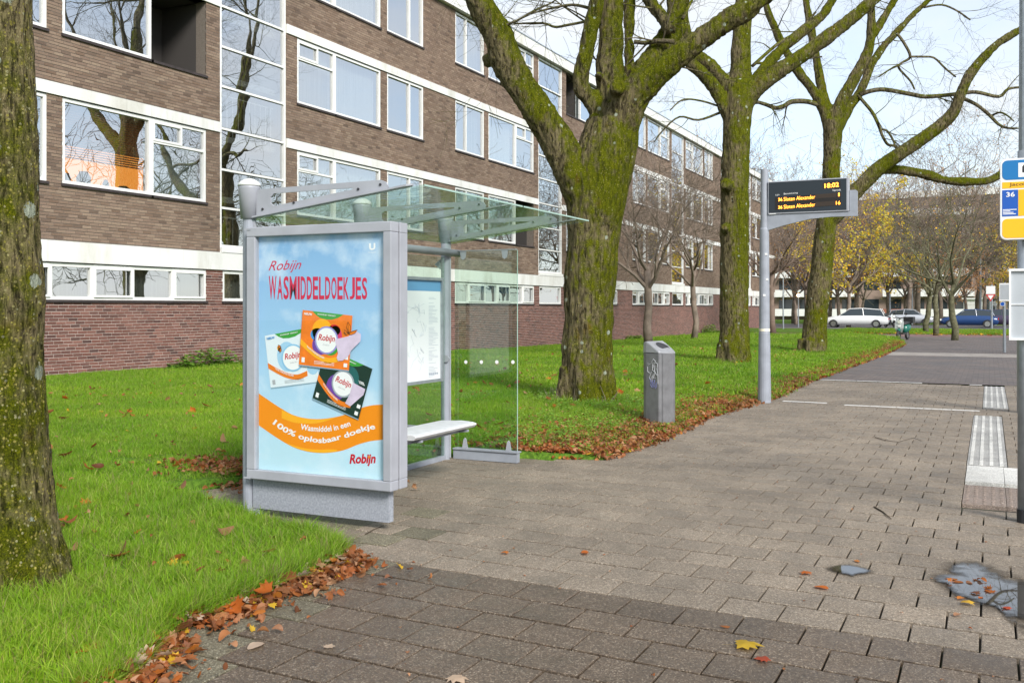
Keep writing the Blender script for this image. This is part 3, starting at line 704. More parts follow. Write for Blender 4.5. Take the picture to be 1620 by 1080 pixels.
        if openl:
            mb = MB(); a, b = s0 + l0, s0 + l1; d = 1.35
            mb.box((FX - d - .05, a, z0), (FX - d, b, z1)); mb.box((FX - d, a, z0 - .03), (FX - .30, b, z0)); mb.box((FX - d, a, z1 + .02), (FX - .02, b, z1 + .06))
            mb.box((FX - d, a - .04, z0), (FX - .30, a, z1)); mb.box((FX - d, b, z0), (FX - .30, b + .04, z1))
            mb.build('loggia', 'loggia_dark', bld)
            mb = MB(); mb.box((FX - d + .01, a + .15, z0 + .05), (FX - d + .05, a + .2, z1 - .1)); mb.box((FX - d + .01, b - .55, z0 + .05), (FX - d + .05, b - .5, z1 - .1)); mb.box((FX - d + .01, a + .2, z1 - .15), (FX - d + .05, b - .55, z1 - .1))
            mb.build('inner_door', 'galv', bld)
            mb = MB(); mb.box((FX - .05, a - .03, z0 - .055), (FX + .035, b + .03, z0 - .002)); mb.build('window_sill', 'sill', bld)
        else:
            lw = l1 - l0; hz = h * .70; hs = [(hz, t, lw - t)]; hy = lw * .55
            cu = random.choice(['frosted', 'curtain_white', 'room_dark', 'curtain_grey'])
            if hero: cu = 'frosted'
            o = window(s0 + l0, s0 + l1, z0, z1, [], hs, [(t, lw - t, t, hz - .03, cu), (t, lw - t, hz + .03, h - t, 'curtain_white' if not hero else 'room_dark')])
            mb = MB(); x0, x1 = FX - .06, FX - .004; a, b, c, d = s0 + l0 + .05, s0 + l0 + hy, z0 + hz + .02, z1 - .05
            for q in (((a, c), (b, c + .05)), ((a, d - .05), (b, d)), ((a, c + .05), (a + .05, d - .05)), ((b - .05, c + .05), (b, d - .05))): mb.box((x0, q[0][0], q[0][1]), (x1, q[1][0], q[1][1]))
            mb.build('casement', 'white_frame', o)

# ------------------------------------------------------------------ bus shelter
sh = empty('bus_shelter', (-4.85, 7.1, 0), 'grey steel and glass bus shelter with a blue detergent advertisement on its end wall', 'bus shelter')
BX = -4.86; PYS = (5.66, 7.10, 8.55)
for i, y in enumerate(PYS):
    mb = MB(); mb.lathe((BX, y, 0), [(.046, -.02), (.046, 2.16)], 18)
    p = mb.build('post', 'steel_paint', sh, smooth=False)
    mb = MB(); mb.box((BX + .03, y - .012, .02), (BX + .055, y + .012, 2.14)); mb.build('post_groove', 'steel_light', p)
    mb = MB(); mb.lathe((BX, y, 2.15), [(.062, 0), (.078, .22), (.080, .235)], 22); c = mb.build('post_head', 'steel_light', sh, smooth=True)
    mb = MB(); mb.lathe((BX, y, 2.385), [(.083, 0), (.082, .015), (.066, .035), (.035, .052), (.004, .058)], 22); mb.build('cap', 'cap_white', c, smooth=True)
    zl = lambda x: 2.155 + (x + 4.88) * .122
    def poly(pts, th=.014, mb=None): mb.prism([(a, y - th / 2, b) for a, b in pts], (0, th, 0))
    mb = MB()
    poly([(-4.79, zl(-4.79)), (-4.66, zl(-4.66)), (-4.66, 2.36), (-4.79, 2.355)], mb=mb)
    poly([(-4.66, zl(-4.66)), (-3.95, zl(-3.95)), (-3.95, zl(-3.95) + .046), (-4.63, zl(-4.63) + .046), (-4.66, zl(-4.66) + .07)], mb=mb)
    poly([(-4.66, 2.295), (-4.63, 2.322), (-3.95, 2.326), (-3.95, 2.366), (-4.66, 2.36)], mb=mb)
    poly([(-3.95, zl(-3.95)), (-3.67, zl(-3.67)), (-3.66, 2.325), (-3.68, 2.352), (-3.72, 2.368), (-3.95, 2.366)], mb=mb)
    a = mb.build('roof_arm', 'steel_light', sh)
    mb = MB(); mb.prism([(-4.84, y - .035, zl(-4.84)), (-3.50, y - .035, zl(-3.50)), (-3.47, y - .01, zl(-3.47) + .002), (-3.47, y + .01, zl(-3.47) + .002), (-3.50, y + .035, zl(-3.5)), (-4.84, y + .035, zl(-4.84))], (0, 0, -.012))
    mb.build('arm_flange', 'steel_light', a)
    mb = MB()
    for x in (-4.73, -4.45, -3.9, -3.72): mb.lathe((x, y - .0, zl(x) + .035), [(.001, 0)], 3) if False else mb.tube([(x, y - .014, zl(x) + .04), (x, y - .007, zl(x) + .04)], .009, 8)
    mb.build('bolt', 'dark_gap', a)
for ya, yb in ((5.64, 7.165), (7.19, 8.62)):
    mb = MB(); o = -.022
    mb.prism([(-4.82, ya, zl(-4.82) + o), (-3.37, ya, zl(-3.37) + o), (-3.37, yb, zl(-3.37) + o), (-4.82, yb, zl(-4.82) + o)], (0, 0, -.010))
    mb.build('roof_pane', 'roof_glass', sh)
    mb = MB(); mb.box((-3.368, ya, zl(-3.37) - .033), (-3.364, yb, zl(-3.37) - .021)); mb.build('pane_edge', 'glass_edge', sh)
# rail under the roof and lower rails
mb = MB(); mb.tube([(-4.79, 5.76, 2.045), (-4.79, 8.70, 2.045)], .036, 14); mb.build('top_rail', 'steel_light', sh, smooth=True)
mb = MB(); mb.box((-4.88, 5.76, .0), (-4.84, 8.5, .045)); mb.build('bottom_rail', 'steel_paint', sh)
for ya, yb in ((5.80, 7.04), (7.16, 8.49)):
    mb = MB(); mb.box((-4.845, ya, .05), (-4.837, yb, 2.0)); mb.build('back_pane', 'shelter_glass', sh)
Ys = 8.63
mb = MB(); mb.box((-4.80, Ys, .12), (-4.11, Ys + .010, 2.06)); sp = mb.build('side_pane', 'shelter_glass', sh)
mb = MB(); mb.box((-4.112, Ys, .12), (-4.108, Ys + .010, 2.06)); mb.build('pane_edge', 'glass_edge', sp)
mb = MB()
for px in (737, 761.5, 786, 811.5):
    c = PY(px, 572.5, Ys); mb.prism([c + Vector((.018 * math.cos(a), -.001, .018 * math.sin(a))) for a in np.linspace(0, 2 * math.pi, 17)[:-1]], (0, .0009, 0))
mb.build('white_dot', 'sign_white', sp)
mb = MB(); mb.box((-4.80, Ys - .03, .005), (-4.10, Ys + .035, .10)); mb.box((-4.80, Ys - .045, .10), (-4.09, Ys + .05, .112)); mb.build('side_rail', 'steel_paint', sh)
mb = MB()
for x in (-4.68, -4.2):
    mb = MB(); mb.prism([(x - .03, Ys - .012, .113), (x + .03, Ys - .012, .113), (x + .014, Ys - .012, .20), (x, Ys - .012, .215), (x - .014, Ys - .012, .20)], (0, .010, 0)); mb.build('pane_clamp', 'steel_light', sh)
mb = MB()
for x in (-4.70, -4.24): mb.prism([(x - .035, Ys - .014, 2.06), (x + .035, Ys - .014, 2.06), (x + .022, Ys - .014, 1.99), (x, Ys - .014, 1.975), (x - .022, Ys - .014, 1.99)], (0, .012, 0))
mb.box((-4.79, Ys - .02, 2.062), (-4.12, Ys + .02, 2.07)); mb.build('top_clamp', 'steel_light', sh)
for zz in (1.0, 1.93):
    mb = MB()
    c = Vector((BX, 8.55, zz)); ring = [(.105, 0), (.075, .03), (.0, .04), (-.075, .03), (-.105, 0), (-.075, -.03), (0, -.04), (.075, -.03)]
    if zz < 1.5: mb.prism([c + Vector((a * .75, -.058, b)) for a, b in ring], (0, .012, 0))
    else: mb.prism([c + Vector((-.09, -.06, 0)), c + Vector((-.03, -.06, -.05)), c + Vector((-.03, -.06, .05))], (0, .02, 0))
    mb.build('post_clamp', 'steel_light', sh)
# bench
mb = MB(); prof = [(-4.42, .492), (-4.38, .503), (-4.2, .510), (-4.07, .506), (-4.035, .497), (-4.03, .485), (-4.05, .462), (-4.2, .452), (-4.38, .455), (-4.42, .470)]
mb.prism([(a, 6.62, b) for a, b in prof], (0, 1.02, 0)); mb.prism([(a * .6 + -4.22 * .4, 7.64, b - .004) for a, b in prof], (0, .05, 0)); st = mb.build('seat', 'seat_white', sh, bevel=.004)
for y in (6.75, 7.52):
    mb = MB(); mb.prism([(-4.83, y, .40), (-4.83, y, .46), (-4.06, y, .449), (-4.06, y, .43), (-4.5, y, .38)], (0, .03, 0)); mb.build('seat_bracket', 'steel_paint', sh)
mb = MB(); mb.box((-4.30, 6.66, .42), (-4.14, 7.58, .449)); mb.build('seat_beam', 'steel_paint', sh)
# map case
mb = MB(); X0 = -4.815; ya, yb, za, zb = 7.35, 8.375, .79, 1.79; t = .028
for q in (((ya, za), (yb, za + t)), ((ya, zb - t), (yb, zb)), ((ya, za + t), (ya + t, zb - t)), ((yb - t, za + t), (yb, zb - t))): mb.box((X0, q[0][0], q[0][1]), (X0 + .035, q[1][0], q[1][1]))
mc = mb.build('map_case', 'galv', sh)
mb = MB(); mb.box((X0, ya + t, za + t), (X0 + .012, yb - t, zb - t)); mb.build('map_sheet', 'map_paper', mc)
mb = MB(); mb.face([(X0 + .013, ya + t, zb - .13), (X0 + .013, yb - t, zb - .13), (X0 + .013, yb - t, zb - t), (X0 + .013, ya + t, zb - t)]); mb.build('map_header', 'map_blue', mc)
mb = MB(); rr = random.Random(3)
for k in range(60):
    z = zb - .18 - k * .013
    if rr.random() < .25 or z < za + .05: continue
    mb.box((X0 + .0125, yb - .25, z), (X0 + .0133, yb - .25 + rr.uniform(.06, .18), z + .0035))
for k in range(26):
    y0, z0 = rr.uniform(ya + .05, yb - .3), rr.uniform(za + .15, zb - .2); p = [(X0 + .0132, y0, z0)]
    for _ in range(5): y0 = min(yb - .3, max(ya + .04, y0 + rr.gauss(0, .05))); z0 = min(zb - .16, max(za + .1, z0 + rr.gauss(0, .05))); p.append((X0 + .0132, y0, z0))
    mb.tube(p, .0011, 3)
for k in range(5): mb.box((X0 + .0125, yb - .24 + k * .035, za + .07), (X0 + .0133, yb - .215 + k * .035, za + .09))
mb.build('map_print', 'print_grey', mc)
# advertisement case: front frame, rear frame, legs, poster
AYF, AYB = 5.555, 5.765
def AP(px, py, Y=AYF): return PY(px, py, Y)
xl, xr = AP(389.6, 400).x, AP(618.4, 400).x; zt, zb_ = AP(618.4, 349.6).z, AP(620, 778.3).z
ol, orr = AP(403, 400).x, AP(605.6, 400).x; ot, ob = AP(605.6, 366.5).z, AP(605.6, 761).z
def frame4(mb, y0, y1, xl, xr, zb, zt, ol, orr, ob, ot):
    mb.box((xl, y0, ot), (xr, y1, zt)); mb.box((xl, y0, zb), (xr, y1, ob)); mb.box((xl, y0, ob), (ol, y1, ot)); mb.box((orr, y0, ob), (xr, y1, ot))
mb = MB(); frame4(mb, AYF, 5.652, xl, xr, zb_, zt, ol, orr, ob, ot); ff = mb.build('advert_frame', 'steel_light', sh, bevel=.006)
mb = MB(); frame4(mb, 5.668, AYB, xl, xr, zb_, zt, ol, orr, ob, ot); mb.box((ol, 5.70, ob), (orr, 5.71, ot)); mb.build('rear_frame', 'steel_light', sh, bevel=.006)
mb = MB(); mb.box((xl + .02, 5.653, zb_ + .02), (xr - .012, 5.667, zt - .02)); mb.build('frame_gap', 'dark_gap', sh)
mb = MB(); mb.box((-4.80, 5.63, .055), (-3.64, 5.69, zb_ - .002)); mb.box((-4.815, 5.635, .0), (-4.752, 5.685, .0545)); mb.build('base_panel', 'speckled_grey', sh)
mb = MB(); mb.box((xl - .02, AYF - .004, zb_ + .0), (xl + .04, AYF - .001, zb_ + .012)); mb.box((xl - .02, AYF - .004, zt - .02), (xl + .04, AYF - .001, zt - .008)); mb.build('hinge_plate', 'steel_light', sh)
PYp = 5.60
mb = MB(); e = .01
bgv = [AP(402, 366), AP(606, 366)]
mb.face([(ol - e, PYp, ob - e), (orr + e, PYp, ob - e), (orr + e, PYp, ot + e), (ol - e, PYp, ot + e)]); poster = mb.build('poster', 'poster_sky', sh)
mb = MB(); mb.box((ol - e / 2, PYp - .028, ob - e / 2), (orr + e / 2, PYp - .024, ot + e / 2)); mb.build('poster_glazing', 'poster_glass', sh)
# the print: coordinates measured on the photograph and taken to the poster's own plane
def PP(px, py, layer=1): v = PY(px, py, PYp); v.y -= .0006 * layer; return v
def A1(x, y): return (400 + x / 7.2, 470 + y / 7.2)
def A2(x, y): return (400 + x / 7.2, 600 + y / 7.2)
def pprint(name, polys, mt, layer):
    mb = MB()
    for p in polys: mb.face([PP(*q, layer) for q in p])
    return mb.build(name, mt, poster)
def strip(name, up, lo, mt, layer, n=40):
    xs = np.linspace(max(up[0][0], lo[0][0]), min(up[-1][0], lo[-1][0]), n); U = smooth_interp(xs, up); L = smooth_interp(xs, lo); mb = MB()
    mb.add([PP(*A2(x, u), layer) for x, u in zip(xs, U)] + [PP(*A2(x, l), layer) for x, l in zip(xs, L)], [(i, i + 1, n + i + 1, n + i) for i in range(n - 1)]); mb.build(name, mt, poster)
def smooth_interp(xs, pts):
    p = np.array(pts, float); x, y = p[:, 0], p[:, 1]; m = np.gradient(y, x); out_ = []
    for q in xs:
        i = min(len(x) - 2, max(0, int(np.searchsorted(x, q)) - 1)); h = x[i + 1] - x[i]; t = (q - x[i]) / h
        out_.append((2 * t ** 3 - 3 * t ** 2 + 1) * y[i] + (t ** 3 - 2 * t ** 2 + t) * h * m[i] + (-2 * t ** 3 + 3 * t ** 2) * y[i + 1] + (t ** 3 - t ** 2) * h * m[i + 1])
    return np.array(out_)
UP = [(25, 130), (150, 215), (300, 315), (450, 400), (600, 440), (750, 450), (900, 435), (1050, 400), (1200, 335), (1350, 295), (1482, 285)]
LO = [(25, 490), (150, 580), (300, 680), (450, 765), (600, 815), (750, 835), (900, 830), (1050, 800), (1200, 740), (1350, 700), (1482, 685)]
strip('printed_ribbon', UP, LO, 'pr_orange', 1)
strip('printed_highlight', [(380, 722), (450, 745), (600, 785), (750, 798), (900, 795), (960, 800)], [(380, 723), (450, 762), (600, 813), (750, 833), (900, 828), (960, 820)], 'pr_amber', 2)
strip('printed_highlight', [(330, 345), (450, 403), (600, 443), (750, 453), (900, 438), (960, 425)], [(330, 440), (450, 485), (600, 502), (750, 495), (900, 450), (960, 427)], 'pr_amber', 2)
def ell(cx, cy, rx, ry, n=28, a0=0, rot=0): return [A1(cx + rx * math.cos(a) * math.cos(rot) - ry * math.sin(a) * math.sin(rot), cy + rx * math.cos(a) * math.sin(rot) + ry * math.sin(a) * math.cos(rot)) for a in np.linspace(0, 2 * math.pi, n + 1)[:-1]]
def quadfn(q, layer):
    """q: TL, TR, BR, BL in A1 space"""
    TL, TR, BR, BL = [np.array(a, float) for a in q]
    return lambda u, v: PP(*A1(*((1 - v) * ((1 - u) * BL + u * BR) + v * ((1 - u) * TL + u * TR))), layer)
def box_art(q, base, badge, back, ring, layer, ribbon, cut=None):
    TL, TR, BR, BL = [np.array(a, float) for a in q]
    B = lambda u, v: A1(*((1 - v) * ((1 - u) * TL + u * TR) + v * ((1 - u) * BL + u * BR)))       # u right, v down
    pprint('printed_box', [[B(0, 0), B(1, 0), B(1, 1), B(0, 1)]], base, layer)
    pprint('printed_shade', [[B(.0, 1), B(1, 1), B(1.0, 1.02), B(.01, 1.025)]], 'pr_shade', layer)
    pprint('printed_tab', [[B(a, b) for a, b in ((.2, 0), (.82, 0), (.72, .07), (.6, .115), (.48, .125), (.36, .11), (.27, .06))]], 'pr_green', layer + 1)
    E = lambda cx, cy, rx, ry, n=28: [B(cx + rx * math.cos(a), cy + ry * math.sin(a)) for a in np.linspace(0, 2 * math.pi, n + 1)[:-1]]
    for (cx, cy, rx, ry, m_) in back: pprint('printed_swirl', [E(cx, cy, rx, ry)], m_, layer + 1)
    # ribbon
    xs = np.linspace(0, .78, 16); f = lambda x: .52 + .30 * math.sin(min(1, x / .62) * math.pi / 2) - .25 * max(0, x - .6)
    mb = MB(); mb.add([PP(*B(x, f(x)), layer + 2) for x in xs] + [PP(*B(x, f(x) + .11 * (1 - .2 * x)), layer + 2) for x in xs], [(i, i + 1, 16 + i + 1, 16 + i) for i in range(15)]); mb.build('printed_band', ribbon, poster)
    pprint('printed_ring', [E(.52, .50, .235, .255)], ring, layer + 3); pprint('printed_badge', [E(.52, .50, .205, .225)], 'pr_white', layer + 4)
    mb = MB(); text_on(mb, 'Robijn', lambda u, v: PP(*B(.355 + .33 * u, .55 - .15 * v + .0 * u), layer + 5), bold=.02, shear=.2); mb.build('lettering', 'pr_red', poster)
    mb = MB(); text_on(mb, badge, lambda u, v: PP(*B(.45 + .14 * u, .60 - .03 * v), layer + 5)); mb.build('lettering', 'pr_grey', poster)
    mb = MB(); text_on(mb, 'NIEUW', lambda u, v: PP(*B(.04 + .16 * u, .085 - .045 * v), layer + 5), bold=.03); mb.build('lettering', 'pr_white' if base != 'pr_box_white' else 'pr_blue', poster)
    mb = MB(); text_on(mb, 'MAKKELIJK VERPAKT', lambda u, v: PP(*B(.31 + .36 * u, .062 - .03 * v), layer + 5), bold=.02); mb.build('lettering', 'pr_white', poster)
    mb = MB(); text_on(mb, 'VOOR STRALENDE KLEUREN', lambda u, v: PP(*B(.14 + .36 * u, .62 + .30 * math.sin(min(1, (.14 + .36 * u) / .62) * math.pi / 2) + .04 - .1 - .035 * v + .0), layer + 5), bold=.02); mb.build('lettering', 'pr_white', poster)
    ic = 'pr_white' if base != 'pr_box_white' else 'pr_grey'
    pprint('printed_icon', [[B(.05, .86), B(.11, .86), B(.11, .95), B(.05, .95)]], ic, layer + 2)
    if cut is not None:
        pprint('printed_icon', [[B(.9, .74), B(.97, .74), B(.97, .81), B(.9, .81)], [B(.89, .88), B(.96, .88), B(.96, .95), B(.89, .95)]], 'pr_white', layer + 2)
    mb = MB()
    for k in range(3): mb.face([PP(*B(.3, .9 + .022 * k), layer + 2), PP(*B(.7, .9 + .022 * k), layer + 2), PP(*B(.7, .907 + .022 * k), layer + 2), PP(*B(.3, .907 + .022 * k), layer + 2)])
    mb.build('printed_lines', ic, poster)
# small clouds printed behind the boxes
box_art([(138, 440), (700, 335), (757, 960), (205, 1030)], 'pr_box_white', 'Stralend Wit', [(.40, .46, .2, .28, 'pr_paleblue'), (.9, .72, .12, .14, 'pr_paleblue'), (.26, .28, .04, .06, 'pr_amber')], 'pr_sky', 3, 'pr_orange2')
box_art([(836, 578), (1368, 815), (1210, 1387), (685, 1147)], 'pr_box_dark', 'Black Velvet', [(.4, .62, .2, .25, 'pr_purple'), (.62, .42, .2, .3, 'pr_teal'), (.25, .2, .05, .05, 'pr_amber')], 'pr_steel', 10, 'pr_orange2', cut=1)
pprint('printed_cloth', [[A1(1150, 970), A1(1290, 1045), A1(1270, 1110), A1(1120, 1240), A1(1060, 1205), A1(1110, 1110)]], 'pr_lilac', 17)
mb = MB(); text_on(mb, '100%', lambda u, v: PP(*A1(1215 + 60 * u + 10 * (1 - v), 985 + 25 * u - 40 * v), 17), bold=.03); mb.build('lettering', 'pr_white', poster)
box_art([(578, 145), (1145, 210), (1105, 832), (535, 765)], 'pr_box_orange', 'Color', [(.42, .34, .2, .22, 'pr_amber'), (.33, .42, .14, .12, 'pr_blue'), (.40, .60, .16, .18, 'pr_purple'), (.60, .62, .16, .15, 'pr_green'), (.68, .42, .14, .2, 'pr_pink'), (.66, .30, .12, .1, 'pr_red')], 'pr_rainbow', 18, 'pr_amber', cut=1)
pprint('printed_cloth', [[A1(950, 480), A1(1100, 445), A1(1190, 385), A1(1245, 420), A1(1240, 500), A1(1130, 610), A1(1110, 660), A1(1040, 720), A1(985, 725), A1(970, 690), A1(985, 640)]], 'pr_lilac', 25)
def butterfly(pts, layer):
    pprint('printed_butterfly', [[A1(*p) for p in q] for q in pts], 'pr_orange2', layer)
    mb = MB()
    for q in pts:
        r_ = [PP(*A1(*p), layer + 1) for p in q]; mb.tube(r_ + [r_[0]], .0016, 3); mb.tube([r_[0], r_[2]], .001, 3)
    mb.build('printed_outline', 'pr_black', poster)
butterfly([[(1110, 410), (1085, 340), (1098, 280), (1130, 330), (1125, 390)], [(1110, 410), (1150, 385), (1208, 370), (1180, 410), (1130, 430)], [(1105, 410), (1060, 370), (1055, 400), (1085, 430)]], 26)
butterfly([[(310, 590), (290, 560), (300, 540), (325, 560)], [(310, 590), (330, 580), (332, 610), (312, 630)]], 9)
def T(s, x0, y0, x1, y1, hgt, mt, layer, tf=None, **k):
    mb = MB(); text_on(mb, s, lambda u, v: PP(x0 + (x1 - x0) * u, y0 + (y1 - y0) * u - hgt * v, layer), **k); mb.build('lettering', mt, poster)
T('Robijn', 425, 433, 477, 430.5, 20, 'pr_crimson', 2, shear=.45, bold=.0)
mb = MB(); wd_ = {'W': 1.45, 'M': 1.35, 'I': .42}; tot = sum(wd_.get(c, 1) for c in 'WASMIDDELDOEKJES') + .16 * 15; acc = 0
for ch in 'WASMIDDELDOEKJES':
    a_, b_ = acc / tot, (acc + wd_.get(ch, 1)) / tot; acc += wd_.get(ch, 1) + .16
    text_on(mb, ch, lambda u, v: PP(425.5 + 155.5 * (a_ + (b_ - a_) * u), 473.5 - (37 - 2.5 * a_) * v, 2), bold=.018)
mb.build('lettering', 'pr_crimson', poster)
T('U', 584, 396, 594, 395.4, 11, 'pr_white', 2, bold=.05); T('Unilever', 583, 400.3, 595.5, 400, 2.2, 'pr_white', 2)
T('Robijn', 553, 738, 594.5, 737, 20, 'pr_red', 2, shear=.18, bold=.035)
pprint('printed_heart', [[A2(1325, 905), A2(1312, 880), A2(1318, 868), A2(1326, 874), A2(1336, 866), A2(1343, 874)]], 'pr_orange', 3)
def curved(s, base, x0, x1, off, h, mt='pr_white', **k):
    mb = MB()
    def fn(u, v):
        x = x0 + (x1 - x0) * u; y = float(smooth_interp([x], base)[0]) + off; d = float(smooth_interp([x + 5], base)[0] - smooth_interp([x - 5], base)[0]) / 10
        L_ = math.hypot(1, d); return PP(*A2(x + d / L_ * h * v, y - h * v / L_), 3)
    text_on(mb, s, fn, **k); mb.build('lettering', mt, poster)
mid = [(a[0], (a[1] + b[1]) / 2) for a, b in zip(UP, LO)]
curved('100% oplosbaar doekje', [(205, 515), (320, 600), (440, 660), (560, 705), (700, 735), (830, 742), (960, 712), (1080, 680), (1200, 635), (1300, 600), (1410, 582)], 212, 1400, 0, 84, bold=.026)
curved('Wasmiddel in een', [(520, 565), (640, 585), (760, 595), (880, 590), (1000, 565), (1130, 525)], 540, 1118, 0, 66, bold=.02)

# ------------------------------------------------------------------ litter bin
bc = G(1043, 677); bn = empty('litter_bin', (bc.x, bc.y + .18, 0), 'grey metal litter bin with scrawled graffiti standing at the pavement edge', 'litter bin')
ang = math.atan2(*(-Vector((bc.x, bc.y)).normalized()).yx)      # towards the camera
def binpt(a, r, z): return Vector((bc.x + math.cos(ang + math.pi) * .20 + r * math.cos(ang + a), bc.y + math.sin(ang + math.pi) * .20 + r * math.sin(ang + a), z))
def foot(s=1.0):       # square with its corner to the camera, other corners rounded
    h = .215; pts = []
    for a in (0,): pts += [(0, h * s)]
    for c0 in (90, 180, 270):
        for d, k_ in ((-26, .84), (-13, .90), (0, .92), (13, .90), (26, .84)): pts.append((R(c0 + d), h * s * k_))
    return [(R(3), h * s), (R(-3), h * s)][::-1] + pts[1:]
def bring(z, s=1.0, dz=None):
    ps = [binpt(a, r, z) for a, r in foot(s)]
    if dz: ps = [p + Vector((0, 0, dz(p))) for p in ps]
    return ps
def loft(mb, rings, cap=True):
    n = len(rings[0]); vs = sum([list(r) for r in rings], []); fs = [(i * n + j, i * n + (j + 1) % n, (i + 1) * n + (j + 1) % n, (i + 1) * n + j) for i in range(len(rings) - 1) for j in range(n)]
    if cap: fs += [tuple(range(n))[::-1], tuple((len(rings) - 1) * n + j for j in range(n))]
    mb.add(vs, fs)
rightv = Vector((Cc, S, 0)); bcen = binpt(0, 0, 0)
mb = MB(); loft(mb, [bring(-.01, .9), bring(.045, .9)]); mb.build('plinth', 'rubber', bn)
mb = MB(); loft(mb, [bring(.045), bring(.93)]); bb = mb.build('bin_body', 'bin_grey', bn, bevel=.006)
slope = lambda p: -max(0, (p - bcen).dot(rightv) + .02) * .42
fw = Vector((-S, Cc, 0)); sdir = (rightv - fw).normalized(); sper = (rightv + fw).normalized()
hz = lambda d: 1.080 - .15 * max(0, -.07 - d) - .60 * max(0, d + .07)
def hull(name, pts, mt, parent):
    bm = bmesh.new(); [bm.verts.new(p) for p in pts]; bmesh.ops.convex_hull(bm, input=bm.verts); bmesh.ops.delete(bm, geom=[v for v in bm.verts if not v.link_faces], context='VERTS'); bmesh.ops.dissolve_limit(bm, angle_limit=.02, verts=bm.verts, edges=bm.edges)
    me = bpy.data.meshes.new(name); bmesh.ops.translate(bm, verts=bm.verts, vec=-wpos(parent)); bm.to_mesh(me); bm.free(); me.materials.append(M[mt]); return link(name, me, parent, wpos(parent), .014)
hp = bring(.936, 1.02); top = []
rg = bring(0, 1.0)
for i in range(len(rg)):
    for t_ in (0, .33, .66): top.append(rg[i].lerp(rg[(i + 1) % len(rg)], t_))
dd = [(p - bcen).dot(sdir) for p in top]
hood = hull('bin_hood', hp + [Vector((p.x, p.y, hz(d) - .012)) for p, d in zip(top, dd)] + [Vector((bcen.x + (p.x - bcen.x) * .93, bcen.y + (p.y - bcen.y) * .93, hz(d * .93))) for p, d in zip(top, dd)], 'bin_cap', bn)
mb = MB(); c = bcen + sdir * .045 + Vector((0, 0, hz(.045))); fw = sper; ux = (sdir + Vector((0, 0, -.60))).normalized(); 
nrm = ux.cross(fw).normalized(); nrm = nrm if nrm.z > 0 else -nrm
el = lambda a, rx, ry, up: c + ux * rx * math.cos(a) + fw * ry * math.sin(a) + nrm * up
A_ = np.linspace(0, 2 * math.pi, 25)[:-1]
mb.face([el(a, .085, .105, .003) for a in A_]); mb.build('bin_opening', 'dark_gap', hood)
mb = MB(); n = 24; mb.add([el(a, .085, .105, .010) for a in A_] + [el(a, .104, .126, .002) for a in A_] + [el(a, .085, .105, .001) for a in A_], [(i, (i + 1) % n, n + (i + 1) % n, n + i) for i in range(n)]); mb.build('opening_rim', 'bin_cap', hood)
mb = MB(); p0, p1 = bring(.05, 1.004)[0], bring(.92, 1.004)[0]; mb.tube([binpt(R(12), .2095, .06), binpt(R(12), .2095, .925)], .0022, 4); mb.build('door_seam', 'dark_gap', bb)
# scrawl on the left face
fr = foot(1.0)
def face_left(u, v): # u 0..1 left->right on the camera-left face
    a = binpt(R(-90 + 18) if False else R(-64), .215 * .84, 0); b_ = binpt(R(-3), .215, 0)
    p = a.lerp(b_, u); nn = Vector(((b_ - a).y, -(b_ - a).x, 0)).normalized()
    if nn.dot(Vector((-bc.x, -bc.y, 0))) < 0: nn = -nn
    return p + nn * .002 + Vector((0, 0, v))
def face_auto(u, v):
    # choose the side whose points lie on the image left
    a = binpt(R(64), .215 * .84, 0); c2 = binpt(R(-64), .215 * .84, 0)
    s_ = 64 if (a - bcen).dot(rightv) < 0 else -64
    a = binpt(R(s_), .215 * .84, 0); b_ = binpt(R(3 if s_ > 0 else -3), .215, 0)
    p = a.lerp(b_, u); nn = Vector(((b_ - a).y, -(b_ - a).x, 0)).normalized()
    if nn.dot(Vector((-bcen.x, -bcen.y, 0))) < 0: nn = -nn
    return p + nn * .0025 + Vector((0, 0, v))
def scr(lines, mt):
    mb = MB()
    for l in lines: mb.tube([face_auto(u, v) for u, v in l], .0022, 4)
    mb.build('scrawl', mt, bb)
scr([[(.15, .78), (.35, .80), (.75, .82), (.95, .80), (.9, .74), (.97, .66), (.98, .55)], [(.45, .82), (.6, .86), (.8, .83), (.62, .78), (.55, .74)], [(.12, .76), (.13, .70), (.3, .68), (.45, .70), (.25, .62), (.35, .60), (.6, .67), (.45, .58)], [(.1, .80), (.22, .80)], [(.55, .80), (.5, .72), (.75, .70), (.6, .62), (.8, .62)], [(.72, .78), (.7, .70), (.9, .66)]], 'scrawl_white')
scr([[(.3, .62), (.42, .56), (.35, .53), (.55, .60), (.5, .52), (.7, .60), (.62, .50), (.85, .57), (.78, .49), (.9, .53)], [(.35, .54), (.5, .50), (.7, .52)]], 'scrawl_blue')

# ------------------------------------------------------------------ departure display on its pole
dp = empty('departure_display', (-3.22, 15.9, 0), 'grey pole with dark electronic departure board showing amber text beside the leaf strewn lawn', 'departure board')
mb = MB(); n = 20
mb.tube([(-3.22, 15.9, z) for z in (-.02, 1.1, 1.12, 2.75, 2.77, 3.70)], [.105, .088, .084, .072, .062, .06], n); mb.build('pole', 'steel_paint', dp, smooth=False)
mb = MB(); mb.tube([(-3.22, 15.9, 1.13), (-3.22, 15.9, 1.17)], .0872, n); mb.build('pole_sticker', 'sticker', dp)
mb = MB()
for z, a in ((2.35, -60), (1.95, -50), (1.7, -80)): c = Vector((-3.22 + .082 * math.cos(R(a)), 15.9 + .082 * math.sin(R(a)), z)); mb.box(c - Vector((.02, .004, .016)), c + Vector((.02, .004, .016)))
mb.build('pole_sticker', 'sign_white', dp)
DY = 15.84
def DP(px, py): return PY(px, py, DY)
dl, dr, dt_, db = DP(1214.5, 300).x, DP(1343, 300).x, DP(1343, 280.5).z, DP(1343, 334).z
